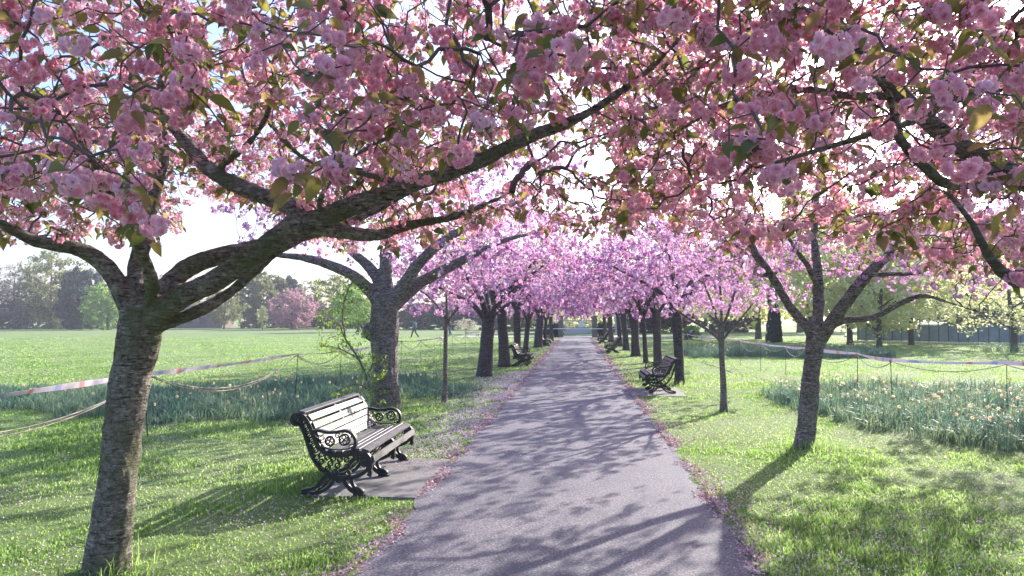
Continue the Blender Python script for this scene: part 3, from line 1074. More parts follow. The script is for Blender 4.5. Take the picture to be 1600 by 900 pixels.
def bg_proto(seed, shape='round', low=.12, dens=1.0, twiggy=False, nleaf=5200, natt=330, leafsize=.03, name='tree_kind'):
    """unit-height tree: returns trunk mesh and foliage mesh"""
    g = np.random.default_rng(seed)
    limbs = [([[0, 0, -.01, .028], [0, 0, .03, .022], [g.normal(0, .006), g.normal(0, .006), .25, .018], [g.normal(0, .01), g.normal(0, .01), .55, .010], [0, 0, .85, .003]], None)]
    for i in range(5):
        az = i * 1.26 + g.uniform(-.3, .3); h = .14 + .07 * i
        limbs.append(([[0, 0, h, .010], [.12 * math.cos(az), .12 * math.sin(az), h + .10, .007], [.26 * math.cos(az), .26 * math.sin(az), h + .19, .003]], 0))
    pts, par, rr, rows = build_limbs(limbs, .05)
    A = []
    while len(A) < natt:
        q = np.stack([g.uniform(-.5, .5, 900), g.uniform(-.5, .5, 900), g.uniform(low, 1, 900)], 1)
        rad = np.hypot(q[:, 0], q[:, 1])
        t = (q[:, 2] - low) / (1 - low)
        if shape == 'round':
            lim = .46 * np.sqrt(np.clip(1 - (2 * t - .9) ** 2 / 1.25, 0, 1))
        elif shape == 'cone':
            lim = .34 * (1 - t) ** .8 + .02
        elif shape == 'wide':
            lim = .5 * np.clip(t * 4, .3, 1) * np.sqrt(np.clip(1 - t ** 3, 0, 1))
        else:
            lim = .28 * np.sqrt(np.clip(1 - (2 * t - 1) ** 2, 0, 1)) + .05
        az = np.arctan2(q[:, 1], q[:, 0])
        lim = lim * (1 + .13 * np.sin(3 * az + seed) + .10 * np.sin(5 * az + 9 * t + seed) + .08 * np.sin(13 * t + 2 * az))
        ok = (rad < lim) & (rad > lim * .25)
        A += list(q[ok])
    N, pr_ = colonize(pts, par, np.array(A[:natt]), .035, .5, .06, 60, g, .2)
    n0 = len(pts)
    r, hk = radii(pr_, n0, rr, .0012)
    mb = MB()
    for q in rows:
        V, F = tube_np(q[:, :3], q[:, 3], 6)
        mb.add(V, F)
    for ch in twig_chains(N, pr_, r, n0):
        p = N[ch]; q = r[ch]; q[0] = q[1]
        if len(p) == 2: p = np.vstack([p, 2 * p[1] - p[0]]); q = np.append(q, q[1] * .5)
        V, F = tube_np(p, q, 3)
        mb.add(V, F)
    tm = mb.mesh(name + '_wood', None, smooth=True)
    cand = N[(np.arange(len(N)) >= n0)]
    pos = cand[g.integers(0, len(cand), nleaf)]
    ctint = np.sin(pos[:, 0] * 17 + seed) * np.sin(pos[:, 1] * 15) * np.sin(pos[:, 2] * 19) * .35
    off = g.normal(0, .019, pos.shape)
    pos = pos + off
    s = leafsize * g.uniform(.4, 1.15, nleaf) * (.7 if twiggy else 1)
    fr = rand_rot(nleaf, g, 1.2)
    quad = np.array([[-.5, -.2, 0], [.1, -.5, .1], [.55, .15, 0], [-.1, .5, -.1]])
    Vq = np.einsum('nij,vj->nvi', fr, quad) * s[:, None, None] + pos[:, None, :]
    F = np.arange(nleaf * 4).reshape(-1, 4)
    T = np.repeat(np.clip(.5 + ctint + g.normal(0, .2, nleaf), 0, 1), 4)
    fm = mesh_np(name + '_foliage', Vq.reshape(-1, 3), F, LM['olive'], T)
    return tm, fm


M['bg_wood'] = simple('distant_bark', (.085, .075, .08), .9, .2, 4)
M['bg_wood_pale'] = simple('distant_pale_bark', (.20, .18, .19), .9, .2, 4)
BG = {
    'round': bg_proto(51, 'round', nleaf=9000), 'round2': bg_proto(52, 'round', low=.03, nleaf=13000),
    'cone': bg_proto(53, 'cone', low=.0, nleaf=15000, natt=520), 'bare': bg_proto(54, 'round', low=.16, nleaf=5200, twiggy=True, natt=520),
    'wide': bg_proto(55, 'wide', low=.10, nleaf=12000, natt=450), 'dense': bg_proto(56, 'round', low=.0, nleaf=20000, natt=520, leafsize=.036),
    'tall': bg_proto(57, 'tall', low=.08, nleaf=9000), 'open': bg_proto(58, 'wide', low=.07, nleaf=8000, natt=650, leafsize=.028),
}
bgn = [0]


def bg_tree(kind, mat, u, vb, vt, wpx, label, group='trees and shrubs around the park', wood='bg_wood', cat='tree', name='park_tree', d=None):
    """foot at pixel (u, vb), top at vt, crown width wpx"""
    p = G(u, vb) if d is None else P(u, 500, d) * [1, 1, 0]
    dist = p[1]
    H = (500 - vt) / FPX * dist + 1.7
    wd = wpx / FPX * dist
    tm, fm = BG[kind]
    root = empty(name, p, label, cat, group, rz=(bgn[0] * 2.4) % 6.28)
    bgn[0] += 1
    root.scale = (wd / .80, wd / .80, H * 1.04)
    for nm, me, mt in (('trunk', tm, M[wood]), ('crown', fm, LM[mat])):
        if not me.materials: me.materials.append(mt)
        o = link(nm, me, root)
        o.material_slots[0].link = 'OBJECT'
        o.material_slots[0].material = mt
    return root


# left tree belt beyond the field
bg_tree('bare', 'grey', -40, 515, 400, 110, 'bare greyish tree cut by the left edge of the photo', wood='bg_wood_pale')
bg_tree('bare', 'grey', 22, 514, 408, 95, 'purplish-grey twiggy tree left of the tall budding tree')
bg_tree('open', 'olive', 78, 514, 386, 100, 'tallest budding tree above the tree belt at the far left')
bg_tree('dense', 'grey', 20, 514, 468, 60, 'low mauve shrub at the edge of the field, far left', cat='shrub', name='shrub')
bg_tree('dense', 'yellow', 80, 514, 466, 44, 'round pale yellow-green shrub in front of the tall budding tree', cat='shrub', name='shrub')
bg_tree('dense', 'white', 40, 514, 470, 40, 'cream-blossomed shrub left of the round yellow-green shrub', cat='shrub', name='shrub')
bg_tree('dense', 'teal', 122, 514.8, 414, 64, 'dark blue-green evergreen between the tall budding tree and the lime tree')
bg_tree('cone', 'teal', 150, 513.5, 398, 56, 'dark conifer whose pointed top rises above the evergreens')
bg_tree('dense', 'teal', 105, 513, 450, 60, 'low dark evergreen filling the gap behind the yellow-green shrub')
bg_tree('round2', 'lime', 168, 515.5, 438, 84, 'bright lime-green tree on the field beside the leaning near trunk')
bg_tree('dense', 'teal', 200, 512.5, 440, 60, 'dark evergreen hidden behind the near trunk')
bg_tree('bare', 'grey', 262, 512.5, 425, 90, 'hazy bare tree showing between the limbs of the near tree')
bg_tree('bare', 'olive', 312, 512, 432, 70, 'thin budding tree above the low brick building')
bg_tree('round', 'olive', 350, 514.5, 452, 56, 'small olive-green tree in front of the brick building end')
bg_tree('dense', 'olive', 408, 513, 424, 92, 'large rounded olive-green tree beyond the field')
bg_tree('dense', 'teal', 446, 512.5, 430, 60, 'dark round tree top just right of the large olive tree')
bg_tree('tall', 'yellow', 410, 515, 478, 22, 'small pale young tree before the large olive tree')
bg_tree('round2', 'pink', 456, 515.5, 452, 72, 'pink-blossomed tree standing alone beyond the field')
bg_tree('dense', 'grey', 480, 512, 470, 60, 'mauve bush behind the pink-blossomed tree', cat='shrub', name='shrub')
bg_tree('open', 'olive', 520, 514, 428, 90, 'spreading grey-green tree behind the limbs of the stout tree')
bg_tree('dense', 'teal', 515, 513, 480, 70, 'dark low bush under the spreading grey-green tree', cat='shrub', name='shrub')
bg_tree('open', 'lime', 560, 519, 440, 80, 'fresh green tree seen just left of the stout banded trunk')
bg_tree('dense', 'teal', 575, 513, 470, 80, 'dark evergreen bush left of the walkers', cat='shrub', name='shrub')
bg_tree('dense', 'teal', 650, 514.5, 474, 90, 'dark evergreen bush behind the walkers', cat='shrub', name='shrub')
bg_tree('dense', 'teal', 712, 515, 468, 80, 'dark evergreen bush right of the thin sapling', cat='shrub', name='shrub')
bg_tree('bare', 'white', 728, 522, 498, 34, 'small white-twigged bush near the left fence', wood='bg_wood_pale', cat='shrub', name='shrub')
bg_tree('dense', 'grey', 775, 515.5, 470, 70, 'grey bush seen between the left row of trunks', cat='shrub', name='shrub')
bg_tree('dense', 'olive', 815, 518, 460, 60, 'olive bush behind the second bench on the left', cat='shrub', name='shrub')
# round the gate
bg_tree('open', 'yellow', 876, 525, 470, 60, 'yellow-green tree overhanging the left side of the gate')
bg_tree('dense', 'teal', 866, 526.5, 505, 34, 'dark hedge bush left of the gate', cat='shrub', name='shrub')
bg_tree('open', 'yellow', 938, 524, 480, 40, 'yellow-green sprays beside the right gate pier')
bg_tree('dense', 'teal', 944, 526.5, 503, 30, 'dark hedge bush right of the gate', cat='shrub', name='shrub')
bg_tree('dense', 'olive', 902, 514.5, 440, 90, 'big tree beyond the road behind the gate')
bg_tree('dense', 'teal', 862, 514.5, 440, 80, 'dark tree beyond the road left of the gate')
bg_tree('dense', 'teal', 960, 514.5, 440, 90, 'dark tree beyond the road right of the gate')
# right side
bg_tree('dense', 'teal', 1000, 520, 460, 70, 'dark bush behind the right row of trunks', cat='shrub', name='shrub')
bg_tree('dense', 'olive', 1050, 520, 440, 90, 'olive tree behind the nearer right bench')
bg_tree('dense', 'lime', 1082, 528, 508, 22, 'small round lime-green bush near the right fence', cat='shrub', name='shrub')
bg_tree('open', 'yellow', 1120, 524, 380, 130, 'yellow-green tree behind the young pole-thin cherry')
bg_tree('cone', 'teal', 1210, 535, 380, 27, 'dark ivy-clad trunk tapering up from a bushy foot')
bg_tree('open', 'yellow', 1185, 530, 350, 170, 'pale yellow-green tree around the ivy-clad trunk')
bg_tree('open', 'yellow', 1265, 534, 300, 190, 'tall yellow-green tree behind the slender leaning cherry')
bg_tree('open', 'yellow', 1328, 539, 330, 170, 'pale yellow tree right of the slender leaning cherry')
bg_tree('open', 'yellow', 1374, 542, 385, 150, 'low-branched cream-yellow tree with its trunk near the court fence end')
bg_tree('open', 'yellow', 1424, 539, 345, 150, 'cream-yellow tree with a short trunk before the court fence')
bg_tree('bare', 'yellow', 1585, 548, 400, 190, 'bare-limbed yellowish tree at the right edge before the court fence')
bg_tree('open', 'yellow', 1500, 528, 330, 200, 'broad cream-yellow tree behind the court fence')
bg_tree('open', 'yellow', 1250, 519, 380, 170, 'pale tree mass behind the yellow-green trees')
bg_tree('open', 'yellow', 1400, 518, 390, 160, 'pale tree beyond the far end of the court')
bg_tree('dense', 'grey', 1540, 518, 420, 170, 'greyish tree beyond the court')
bg_tree('dense', 'grey', 1680, 520, 380, 170, 'greyish tree beyond the right edge of the court')
bg_tree('dense', 'grey', 1140, 519, 430, 90, 'greyish tree far behind the young pole-thin cherry')

# ---- low brick building at the far left
M['brick'] = simple('weathered_brick', (.20, .15, .15), .9, .3, 3)
M['roof'] = simple('slate_roof', (.14, .14, .17), .8, .2, 2)
M['darkglass'] = simple('dark_window', (.03, .035, .045), .3, .2, 2)
p = G(305, 512.3)
root = empty('brick_building', p, 'long low brick building beyond the field between the near tree limbs', 'building')
Dd = p[1]; wB = 110 / FPX * Dd; hB = 3.4
mb = MB(); mb.box((0, 0, hB / 2), (wB, 5, hB)); link('wall', mb.mesh('wall', M['brick']), root)
mb = MB()
mb.add([[-wB / 2 - .3, -2.8, hB], [wB / 2 + .3, -2.8, hB], [wB / 2 + .3, 2.8, hB], [-wB / 2 - .3, 2.8, hB], [-wB / 2 + .5, 0, hB + 1.1], [wB / 2 - .5, 0, hB + 1.1]], [[0, 1, 5, 4], [2, 3, 4, 5]])
mb.add([[-wB / 2 - .3, -2.8, hB], [wB / 2 + .3, -2.8, hB], [wB / 2 + .3, 2.8, hB], [-wB / 2 - .3, 2.8, hB]], [[0, 3, 2, 1]])
mb.add([[-wB / 2 - .3, -2.8, hB], [-wB / 2 - .3, 2.8, hB], [-wB / 2 + .5, 0, hB + 1.1], [wB / 2 + .3, -2.8, hB], [wB / 2 + .3, 2.8, hB], [wB / 2 - .5, 0, hB + 1.1]], [[0, 2, 1], [3, 4, 5]])
link('roof', mb.mesh('roof', M['roof']), root)
for i in range(5):
    mb = MB(); mb.box((-wB / 2 + wB * (i + .5) / 5, -2.53, 1.6), (1.3, .1, 1.2)); link('window', mb.mesh('window', M['darkglass']), root)

# ---- gate at the end of the path
M['gate_metal'] = simple('grey_blue_gate_paint', (.30, .34, .38), .5, .15, 5, metal=.0)
M['pier'] = simple('dark_gate_pier', (.16, .15, .14), .9, .25, 6)
root = empty('park_gate', (.15, 73, 0), 'pale metal gate of upright bars closing the far end of the path', 'gate')
for s in (-1, 1):
    mb = MB(); mb.box((s * 1.65, 0, 1.0), (.5, .5, 2.0)); mb.box((s * 1.65, 0, 2.06), (.62, .62, .12)); link('pier', mb.mesh('pier', M['pier']), root)
    mb = MB()
    for i in range(9):
        mb.tube([[s * (.06 + i * .162), 0, .08], [s * (.06 + i * .162), 0, 1.0], [s * (.06 + i * .162), 0, 1.75]], [.016] * 3, 5)
    for z in (.15, .95, 1.62):
        mb.box((s * .71, 0, z), (1.36, .05, .07))
    link('gate_leaf', mb.mesh('gate_leaf', M['gate_metal']), root)
mb = MB(); mb.box((.35, -.05, 1.25), (.42, .03, .55)); link('notice_board', mb.mesh('notice_board', simple('white_notice', (.75, .75, .75), .6, .05)), root)

# parked pale van and house beyond the gate
M['house'] = simple('pale_render', (.50, .52, .56), .8, .1, 2)
root = empty('house', (0.6, 96, 0), 'pale house seen over the gate at the end of the path', 'building')
mb = MB(); mb.box((0, 0, 2.6), (9, 7, 5.2)); link('wall', mb.mesh('wall', M['house']), root)
mb = MB(); mb.add([[-4.8, -3.8, 5.2], [4.8, -3.8, 5.2], [4.8, 3.8, 5.2], [-4.8, 3.8, 5.2], [-4.8, 0, 7.4], [4.8, 0, 7.4]], [[0, 1, 5, 4], [2, 3, 4, 5], [0, 3, 2, 1]])
mb.add([[-4.8, -3.8, 5.2], [-4.8, 3.8, 5.2], [-4.8, 0, 7.4], [4.8, -3.8, 5.2], [4.8, 3.8, 5.2], [4.8, 0, 7.4]], [[0, 2, 1], [3, 4, 5]])
link('roof', mb.mesh('roof', M['roof']), root)
for x in (-3, -1, 1, 3):
    for z in (1.4, 3.9):
        mb = MB(); mb.box((x, -3.53, z), (.9, .1, 1.2)); link('window', mb.mesh('window', M['darkglass']), root)

# ---- tennis court fence on the right
M['court_rail'] = simple('court_fence_metal', (.10, .12, .13), .5, .1, 5)
M['court_screen'] = simple('court_windbreak', (.24, .31, .36), .8, .18, 1.5)
M['kerb'] = simple('pale_court_kerb', (.62, .56, .56), .9, .1, 3)
c0 = G(1340, 534.0); c1 = G(1760, 541.5)
root = empty('court_fence', c0, 'tall court fence with blue-green screening behind the cream-yellow trees', 'fence')
dv = c1 - c0; Lf = np.linalg.norm(dv); ex = dv / Lf; root.rotation_euler = (0, 0, math.atan2(ex[1], ex[0]))
mb = MB(); mb.box((Lf / 2, .06, .75), (Lf, .03, 1.15)); link('screen', mb.mesh('screen', M['court_screen']), root)
npst = 26
for i in range(npst + 1):
    mb = MB(); x = i * Lf / npst; mb.tube([[x, 0, 0], [x, 0, 1.4], [x, 0, 2.75]], [.03] * 3, 6); link('post', mb.mesh('post', M['court_rail']), root)
mb = MB()
for z in (.16, 1.36, 2.75):
    mb.tube([[0, -.01, z], [Lf / 2, -.01, z], [Lf, -.01, z]], [.02] * 3, 5)
link('rail', mb.mesh('rail', M['court_rail']), root)
mb = MB(); mb.box((Lf / 2, -.9, .04), (Lf, 1.3, .1)); link('kerb', mb.mesh('kerb', M['kerb']), root)

# ================================================================== BENCHES
M['iron'] = simple('black_painted_iron', (.022, .021, .025), .48, .5, 26, .35)
M['wood'] = None


def benchwood():
    m, n, l, pb = newmat('weathered_bench_wood')
    v = coords(n, l, (30, 1.6, 30))
    t = noise(n, l, 1.6, 6, .7, v)
    v2 = coords(n, l)
    t2 = noise(n, l, 7, 4, .6, v2)
    r = ramp(n, [(.3, (.040, .038, .038)), (.55, (.105, .10, .102)), (.75, (.185, .178, .18))])
    l.new(t.outputs['Fac'], r.inputs[0])
    r2 = ramp(n, [(.35, (.7, .7, .75)), (.7, (1.2, 1.17, 1.15))])
    l.new(t2.outputs['Fac'], r2.inputs[0])
    l.new(mixc(n, l, 1.0, r.outputs[0], r2.outputs[0], 'MULTIPLY'), pb.inputs['Base Color'])
    pb.inputs['Roughness'].default_value = .5
    b = n.new('ShaderNodeBump'); b.inputs['Strength'].default_value = .5; b.inputs['Distance'].default_value = .004
    l.new(t.outputs['Fac'], b.inputs['Height']); l.new(b.outputs[0], pb.inputs['Normal'])
    return m


M['wood'] = benchwood()


def cat2(pts, step=.015, closed=False):
    p = np.array([[x, 0, z, 0] for x, z in pts], float)
    if closed:
        p = np.vstack([p, p[:1]])
    return catmull(p, step)[:, [0, 2]]


def strip(mb, pts, w, t, y0=0.0, closed=False):
    """flat iron band: polyline in the x-z plane, width w (in plane, may be per point), thickness t across y"""
    p = np.asarray(pts, float)
    n = len(p)
    if closed:
        tg = np.roll(p, -1, 0) - np.roll(p, 1, 0)
    else:
        tg = np.gradient(p, axis=0)
    tg /= np.linalg.norm(tg, axis=1, keepdims=True) + 1e-9
    nr = np.stack([-tg[:, 1], tg[:, 0]], 1)
    w = np.broadcast_to(np.asarray(w, float).reshape(-1, 1), (n, 1)) / 2
    a = p + nr * w; b = p - nr * w
    V = np.concatenate([np.stack([q[:, 0], np.full(n, y0 + s * t / 2), q[:, 1]], 1) for q, s in ((a, -1), (b, -1), (b, 1), (a, 1))])
    F = []
    m = n if closed else n - 1
    for k in range(4):
        for i in range(m):
            j = (i + 1) % n
            F.append([k * n + i, k * n + j, ((k + 1) % 4) * n + j, ((k + 1) % 4) * n + i])
    if not closed:
        F += [[0, n, 2 * n, 3 * n], [n - 1, 4 * n - 1, 3 * n - 1, 2 * n - 1]]
    mb.add(V, F)


def ring(mb, x, z, r, w, t, k=14, y0=0):
    th = np.arange(k) * 2 * math.pi / k
    strip(mb, np.stack([x + r * np.cos(th), z + r * np.sin(th)], 1), w, t, y0, True)


def spiral(x, z, r0, r1, a0, turns, n=26):
    th = np.linspace(a0, a0 + turns * 2 * math.pi, n)
    r = np.linspace(r0, r1, n)
    return np.stack([x + r * np.cos(th), z + r * np.sin(th)], 1)


RAIL = [(-.375, .765), (-.315, .752), (-.265, .70), (-.225, .62), (-.175, .51), (-.115, .425), (-.02, .385), (.10, .385), (.20, .405), (.285, .405), (.335, .375), (.355, .315), (.35, .255)]
BACK = [(-.40, .70), (-.345, .675), (-.305, .61), (-.265, .50), (-.215, .37), (-.145, .265), (-.045, .20), (.07, .165), (.20, .18), (.30, .225), (.345, .285)]


def iron_end(arm=True):
    mb = MB()
    rail = cat2(RAIL); back = cat2(BACK)
    strip(mb, rail, .040, .05); strip(mb, rail + [0, .004], .014, .062)
    strip(mb, back, .032, .046); strip(mb, back, .012, .056)
    strip(mb, spiral(-.372, .712, .060, .014, math.pi / 2, 1.5), .024, .056)     # top scroll
    strip(mb, spiral(.30, .33, .012, .06, .4, 1.0), .015, .045)
    strip(mb, cat2([(.345, .27), (.352, .22), (.34, .19)]), .04, .04)
    # lattice of small rings between the two bands
    N_ = 17
    ri = rail[np.linspace(4, len(rail) * .86, N_).astype(int)]
    for i, a in enumerate(ri):
        k = np.argmin(np.linalg.norm(back - a, axis=1))
        # the nearest point of the lower band, moved on along the curve
        b = back[min(len(back) - 1, k)]
        gap = np.linalg.norm(a - b) - .03
        nrg = max(1, int(gap / .048))
        for j in range(nrg):
            c = a + (b - a) * ((j + .5) / nrg * .86 + .07)
            r_ = max(.009, min(.024, gap / nrg / 2 * .92))
            ring(mb, c[0], c[1], r_, .012, .026, 9)
            if r_ > .016:
                strip(mb, np.array([[c[0] - r_ * .7, c[1] - r_ * .7], c, [c[0] + r_ * .7, c[1] + r_ * .7]]), .007, .018)
    # legs
    def leg(pts, w0, w1):
        q = cat2(pts); strip(mb, q, np.linspace(w0, w1, len(q)), .038)
    leg([(-.03, .205), (-.10, .16), (-.15, .095), (-.205, .062), (-.27, .048), (-.315, .03)], .042, .030)
    leg([(.02, .19), (-.03, .10), (-.10, .045), (-.17, .022), (-.26, .016), (-.315, .018)], .032, .026)
    strip(mb, cat2([(-.08, .13), (-.12, .07), (-.18, .035)]), .010, .03)
    strip(mb, cat2([(-.03, .17), (-.09, .09), (-.16, .055)]), .010, .03)
    leg([(.09, .17), (.12, .11), (.165, .058), (.215, .032), (.25, .036)], .038, .036)
    leg([(.17, .19), (.18, .12), (.205, .078), (.245, .064), (.275, .045)], .030, .034)
    ring(mb, .268, .036, .014, .028, .05, 12)
    leg([(.19, .010), (.25, .008), (.31, .007)], .012, .012)
    ring(mb, .05, .155, .028, .014, .04, 12)
    leg([(-.06, .19), (.05, .165), (.16, .175)], .05, .04)
    return mb


def iron_arm():
    mb = MB()
    a = cat2([(-.235, .60), (-.16, .615), (-.07, .598), (.02, .602), (.10, .615), (.165, .595), (.205, .54), (.205, .475), (.17, .42), (.185, .398), (.215, .405)])
    strip(mb, a, .028, .052)
    strip(mb, cat2([(-.19, .53), (-.13, .47), (-.04, .44), (.06, .435), (.13, .445), (.19, .47)]), .012, .03)
    for x, z, s in ((-.045, .515, .026), (.098, .53, .030)):
        for k in range(4):
            an = k * math.pi / 2 + .3
            ring(mb, x + s * .8 * math.cos(an), z + s * .8 * math.sin(an), s * .62, .009, .024, 10)
        ring(mb, x, z, s * 1.75, .013, .026, 16)
    strip(mb, spiral(-.125, .55, .035, .01, 2.5, 1.1), .009, .024)
    strip(mb, spiral(.03, .565, .028, .008, .5, 1.1), .009, .024)
    strip(mb, spiral(.165, .465, .03, .008, 0, 1.1), .009, .024)
    return mb


def slat_boards(mb, curve, a, b, count, w, t, L, lift, gap_end=.004):
    seg = curve[int(len(curve) * a):int(len(curve) * b)]
    s = np.concatenate([[0], np.cumsum(np.linalg.norm(np.diff(seg, axis=0), axis=1))])
    tot = s[-1]
    for i in range(count):
        c = (i + .5) / count * tot
        x = np.interp(c, s, seg[:, 0]); z = np.interp(c, s, seg[:, 1])
        x2 = np.interp(min(c + .01, tot), s, seg[:, 0]) - np.interp(max(c - .01, 0), s, seg[:, 0])
        z2 = np.interp(min(c + .01, tot), s, seg[:, 1]) - np.interp(max(c - .01, 0), s, seg[:, 1])
        tn = np.array([x2, z2]); tn /= np.linalg.norm(tn); nn = np.array([-tn[1], tn[0]])
        if nn[1] < 0 and abs(nn[1]) > abs(nn[0]): nn = -nn
        o = np.array([x, z]) + nn * lift
        # rounded board section
        sec = []
        for sx, sz in ((-1, -.6), (-.92, -1), (.92, -1), (1, -.6), (1, .6), (.92, 1), (-.92, 1), (-1, .6)):
            q = o + tn * sx * w / 2 + nn * sz * t / 2
            sec.append(q)
        sec = np.array(sec)
        V = np.concatenate([np.stack([sec[:, 0], np.full(8, y), sec[:, 1]], 1) for y in (gap_end, L / 2, L - gap_end)])
        F = []
        for r_ in range(2):
            for k in range(8):
                F.append([r_ * 8 + k, r_ * 8 + (k + 1) % 8, (r_ + 1) * 8 + (k + 1) % 8, (r_ + 1) * 8 + k])
        mb.add(V, F)
        mb.F.setdefault(8, []).append(np.array([list(range(8)), [16 + q for q in range(8)][::-1]], np.int32) + mb.n - 24)


def make_bench(loc, label, L=1.8):
    """origin: ground under the near iron end; +x is the front, +y runs along the seat"""
    root = empty('park_bench', loc, label, 'bench', 'cast iron park benches beside the path')
    em = iron_end().mesh('iron_end', M['iron']); am = iron_arm().mesh('iron_arm', M['iron'])
    for i, y in enumerate((0, L / 2, L)):
        f = link('iron_frame', em, root, (0, y, 0))
        if i != 1:
            link('armrest', am, f, (0, 0, 0))
    rail = cat2(RAIL)
    mb = MB()
    slat_boards(mb, rail, .0, .46, 6, .066, .022, L, .027)
    link('backrest', mb.mesh('back_slats', M['wood']), root)
    mb = MB()
    slat_boards(mb, rail, .47, .96, 6, .068, .024, L, .027)
    link('seat', mb.mesh('seat_slats', M['wood']), root)
    return root


B1 = make_bench((-2.20, 7.02, .02), 'nearest bench, black iron scrollwork ends and weathered grey slats, before the stout trunk')
bp = [
    ((2.05, 17.3, .02), math.pi, 'black iron bench right of the path by the leaning dark trunk', 1.8),
    ((-1.95, 27.3, 0), 0, 'dark bench on the left of the path in front of the row of dark trunks', 1.8),
    ((1.95, 38.5, 0), math.pi, 'second bench along the right side of the path, sunlit, by the pale pinkish trunk', 1.8),
    ((-1.95, 47.5, 0), 0, 'small far bench in shade on the left of the path', 1.8),
    ((1.95, 53.5, 0), math.pi, 'farthest bench on the right of the path, in dark shade near the gate', 1.8),
    ((9.6, 64, 0), math.pi, 'tiny distant bench on the lawn right of the right row of trunks', 1.8),
]
for loc, rz, lab, L in bp:
    b = copy_tree(B1)
    b['label'] = lab
    b.rotation_euler = (0, 0, rz)
    b.location = (loc[0], loc[1] + (L if rz else 0), loc[2])

# ================================================================== FENCE OF STAKES, ROPE AND TAPE
M['stake'] = simple('rusty_iron_stake', (.045, .04, .042), .7, .3, 20)
M['rope'] = simple('old_rope', (.42, .36, .30), .9, .2, 60)


def tape_material():
    m, n, l, pb = newmat('striped_barrier_tape')
    at = n.new('ShaderNodeAttribute'); at.attribute_name = 'tint'
    r = ramp(n, [(0, (.78, .74, .80)), (.30, (.80, .68, .74)), (.33, (.72, .34, .40)), (.38, (.72, .34, .40)), (.41, (.80, .70, .78)), (.84, (.76, .70, .82)), (.88, (.50, .48, .74)), (1, (.56, .54, .78))])
    l.new(at.outputs['Fac'], r.inputs[0])
    l.new(r.outputs[0], pb.inputs['Base Color'])
    pb.inputs['Roughness'].default_value = .4
    tr = n.new('ShaderNodeBsdfTranslucent'); l.new(r.outputs[0], tr.inputs['Color'])
    mx = n.new('ShaderNodeMixShader'); mx.inputs[0].default_value = .35
    l.new(pb.outputs[0], mx.inputs[1]); l.new(tr.outputs[0], mx.inputs[2]); l.new(mx.outputs[0], n['Material Output'].inputs['Surface'])
    return m


M['tape'] = tape_material()
LEFT = [(-6.1, 2.0), (-6.12, 5.2), (-6.12, 10.4), (-6.0, 15.8), (-5.95, 18.7), (-6.0, 22), (-6.0, 25.5), (-6.05, 29), (-6.0, 33), (-6.1, 37), (-6.1, 41), (-6.1, 46), (-6.2, 52)]
RIGHT = [(9.9, 10.5), (9.0, 12.6), (7.68, 13.9), (6.19, 15.0), (6.33, 17.2), (6.1, 20.2), (6.35, 23), (6.1, 25), (6.2, 28.5), (6.15, 32), (6.2, 37), (6.2, 42)]
gs = np.random.default_rng(5)


def stake_mesh(h):
    mb = MB()
    mb.tube([[0, 0, -.05], [.004, 0, h * .5], [0, .002, h]], [.0075, .0075, .007], 6)
    mb.tube([[0, 0, h - .02], [.02, 0, h + .01], [.032, 0, h - .012], [.02, 0, h - .035], [0, 0, h - .03]], [.005] * 5, 5)
    return mb.mesh('stake', M['stake'], smooth=True)


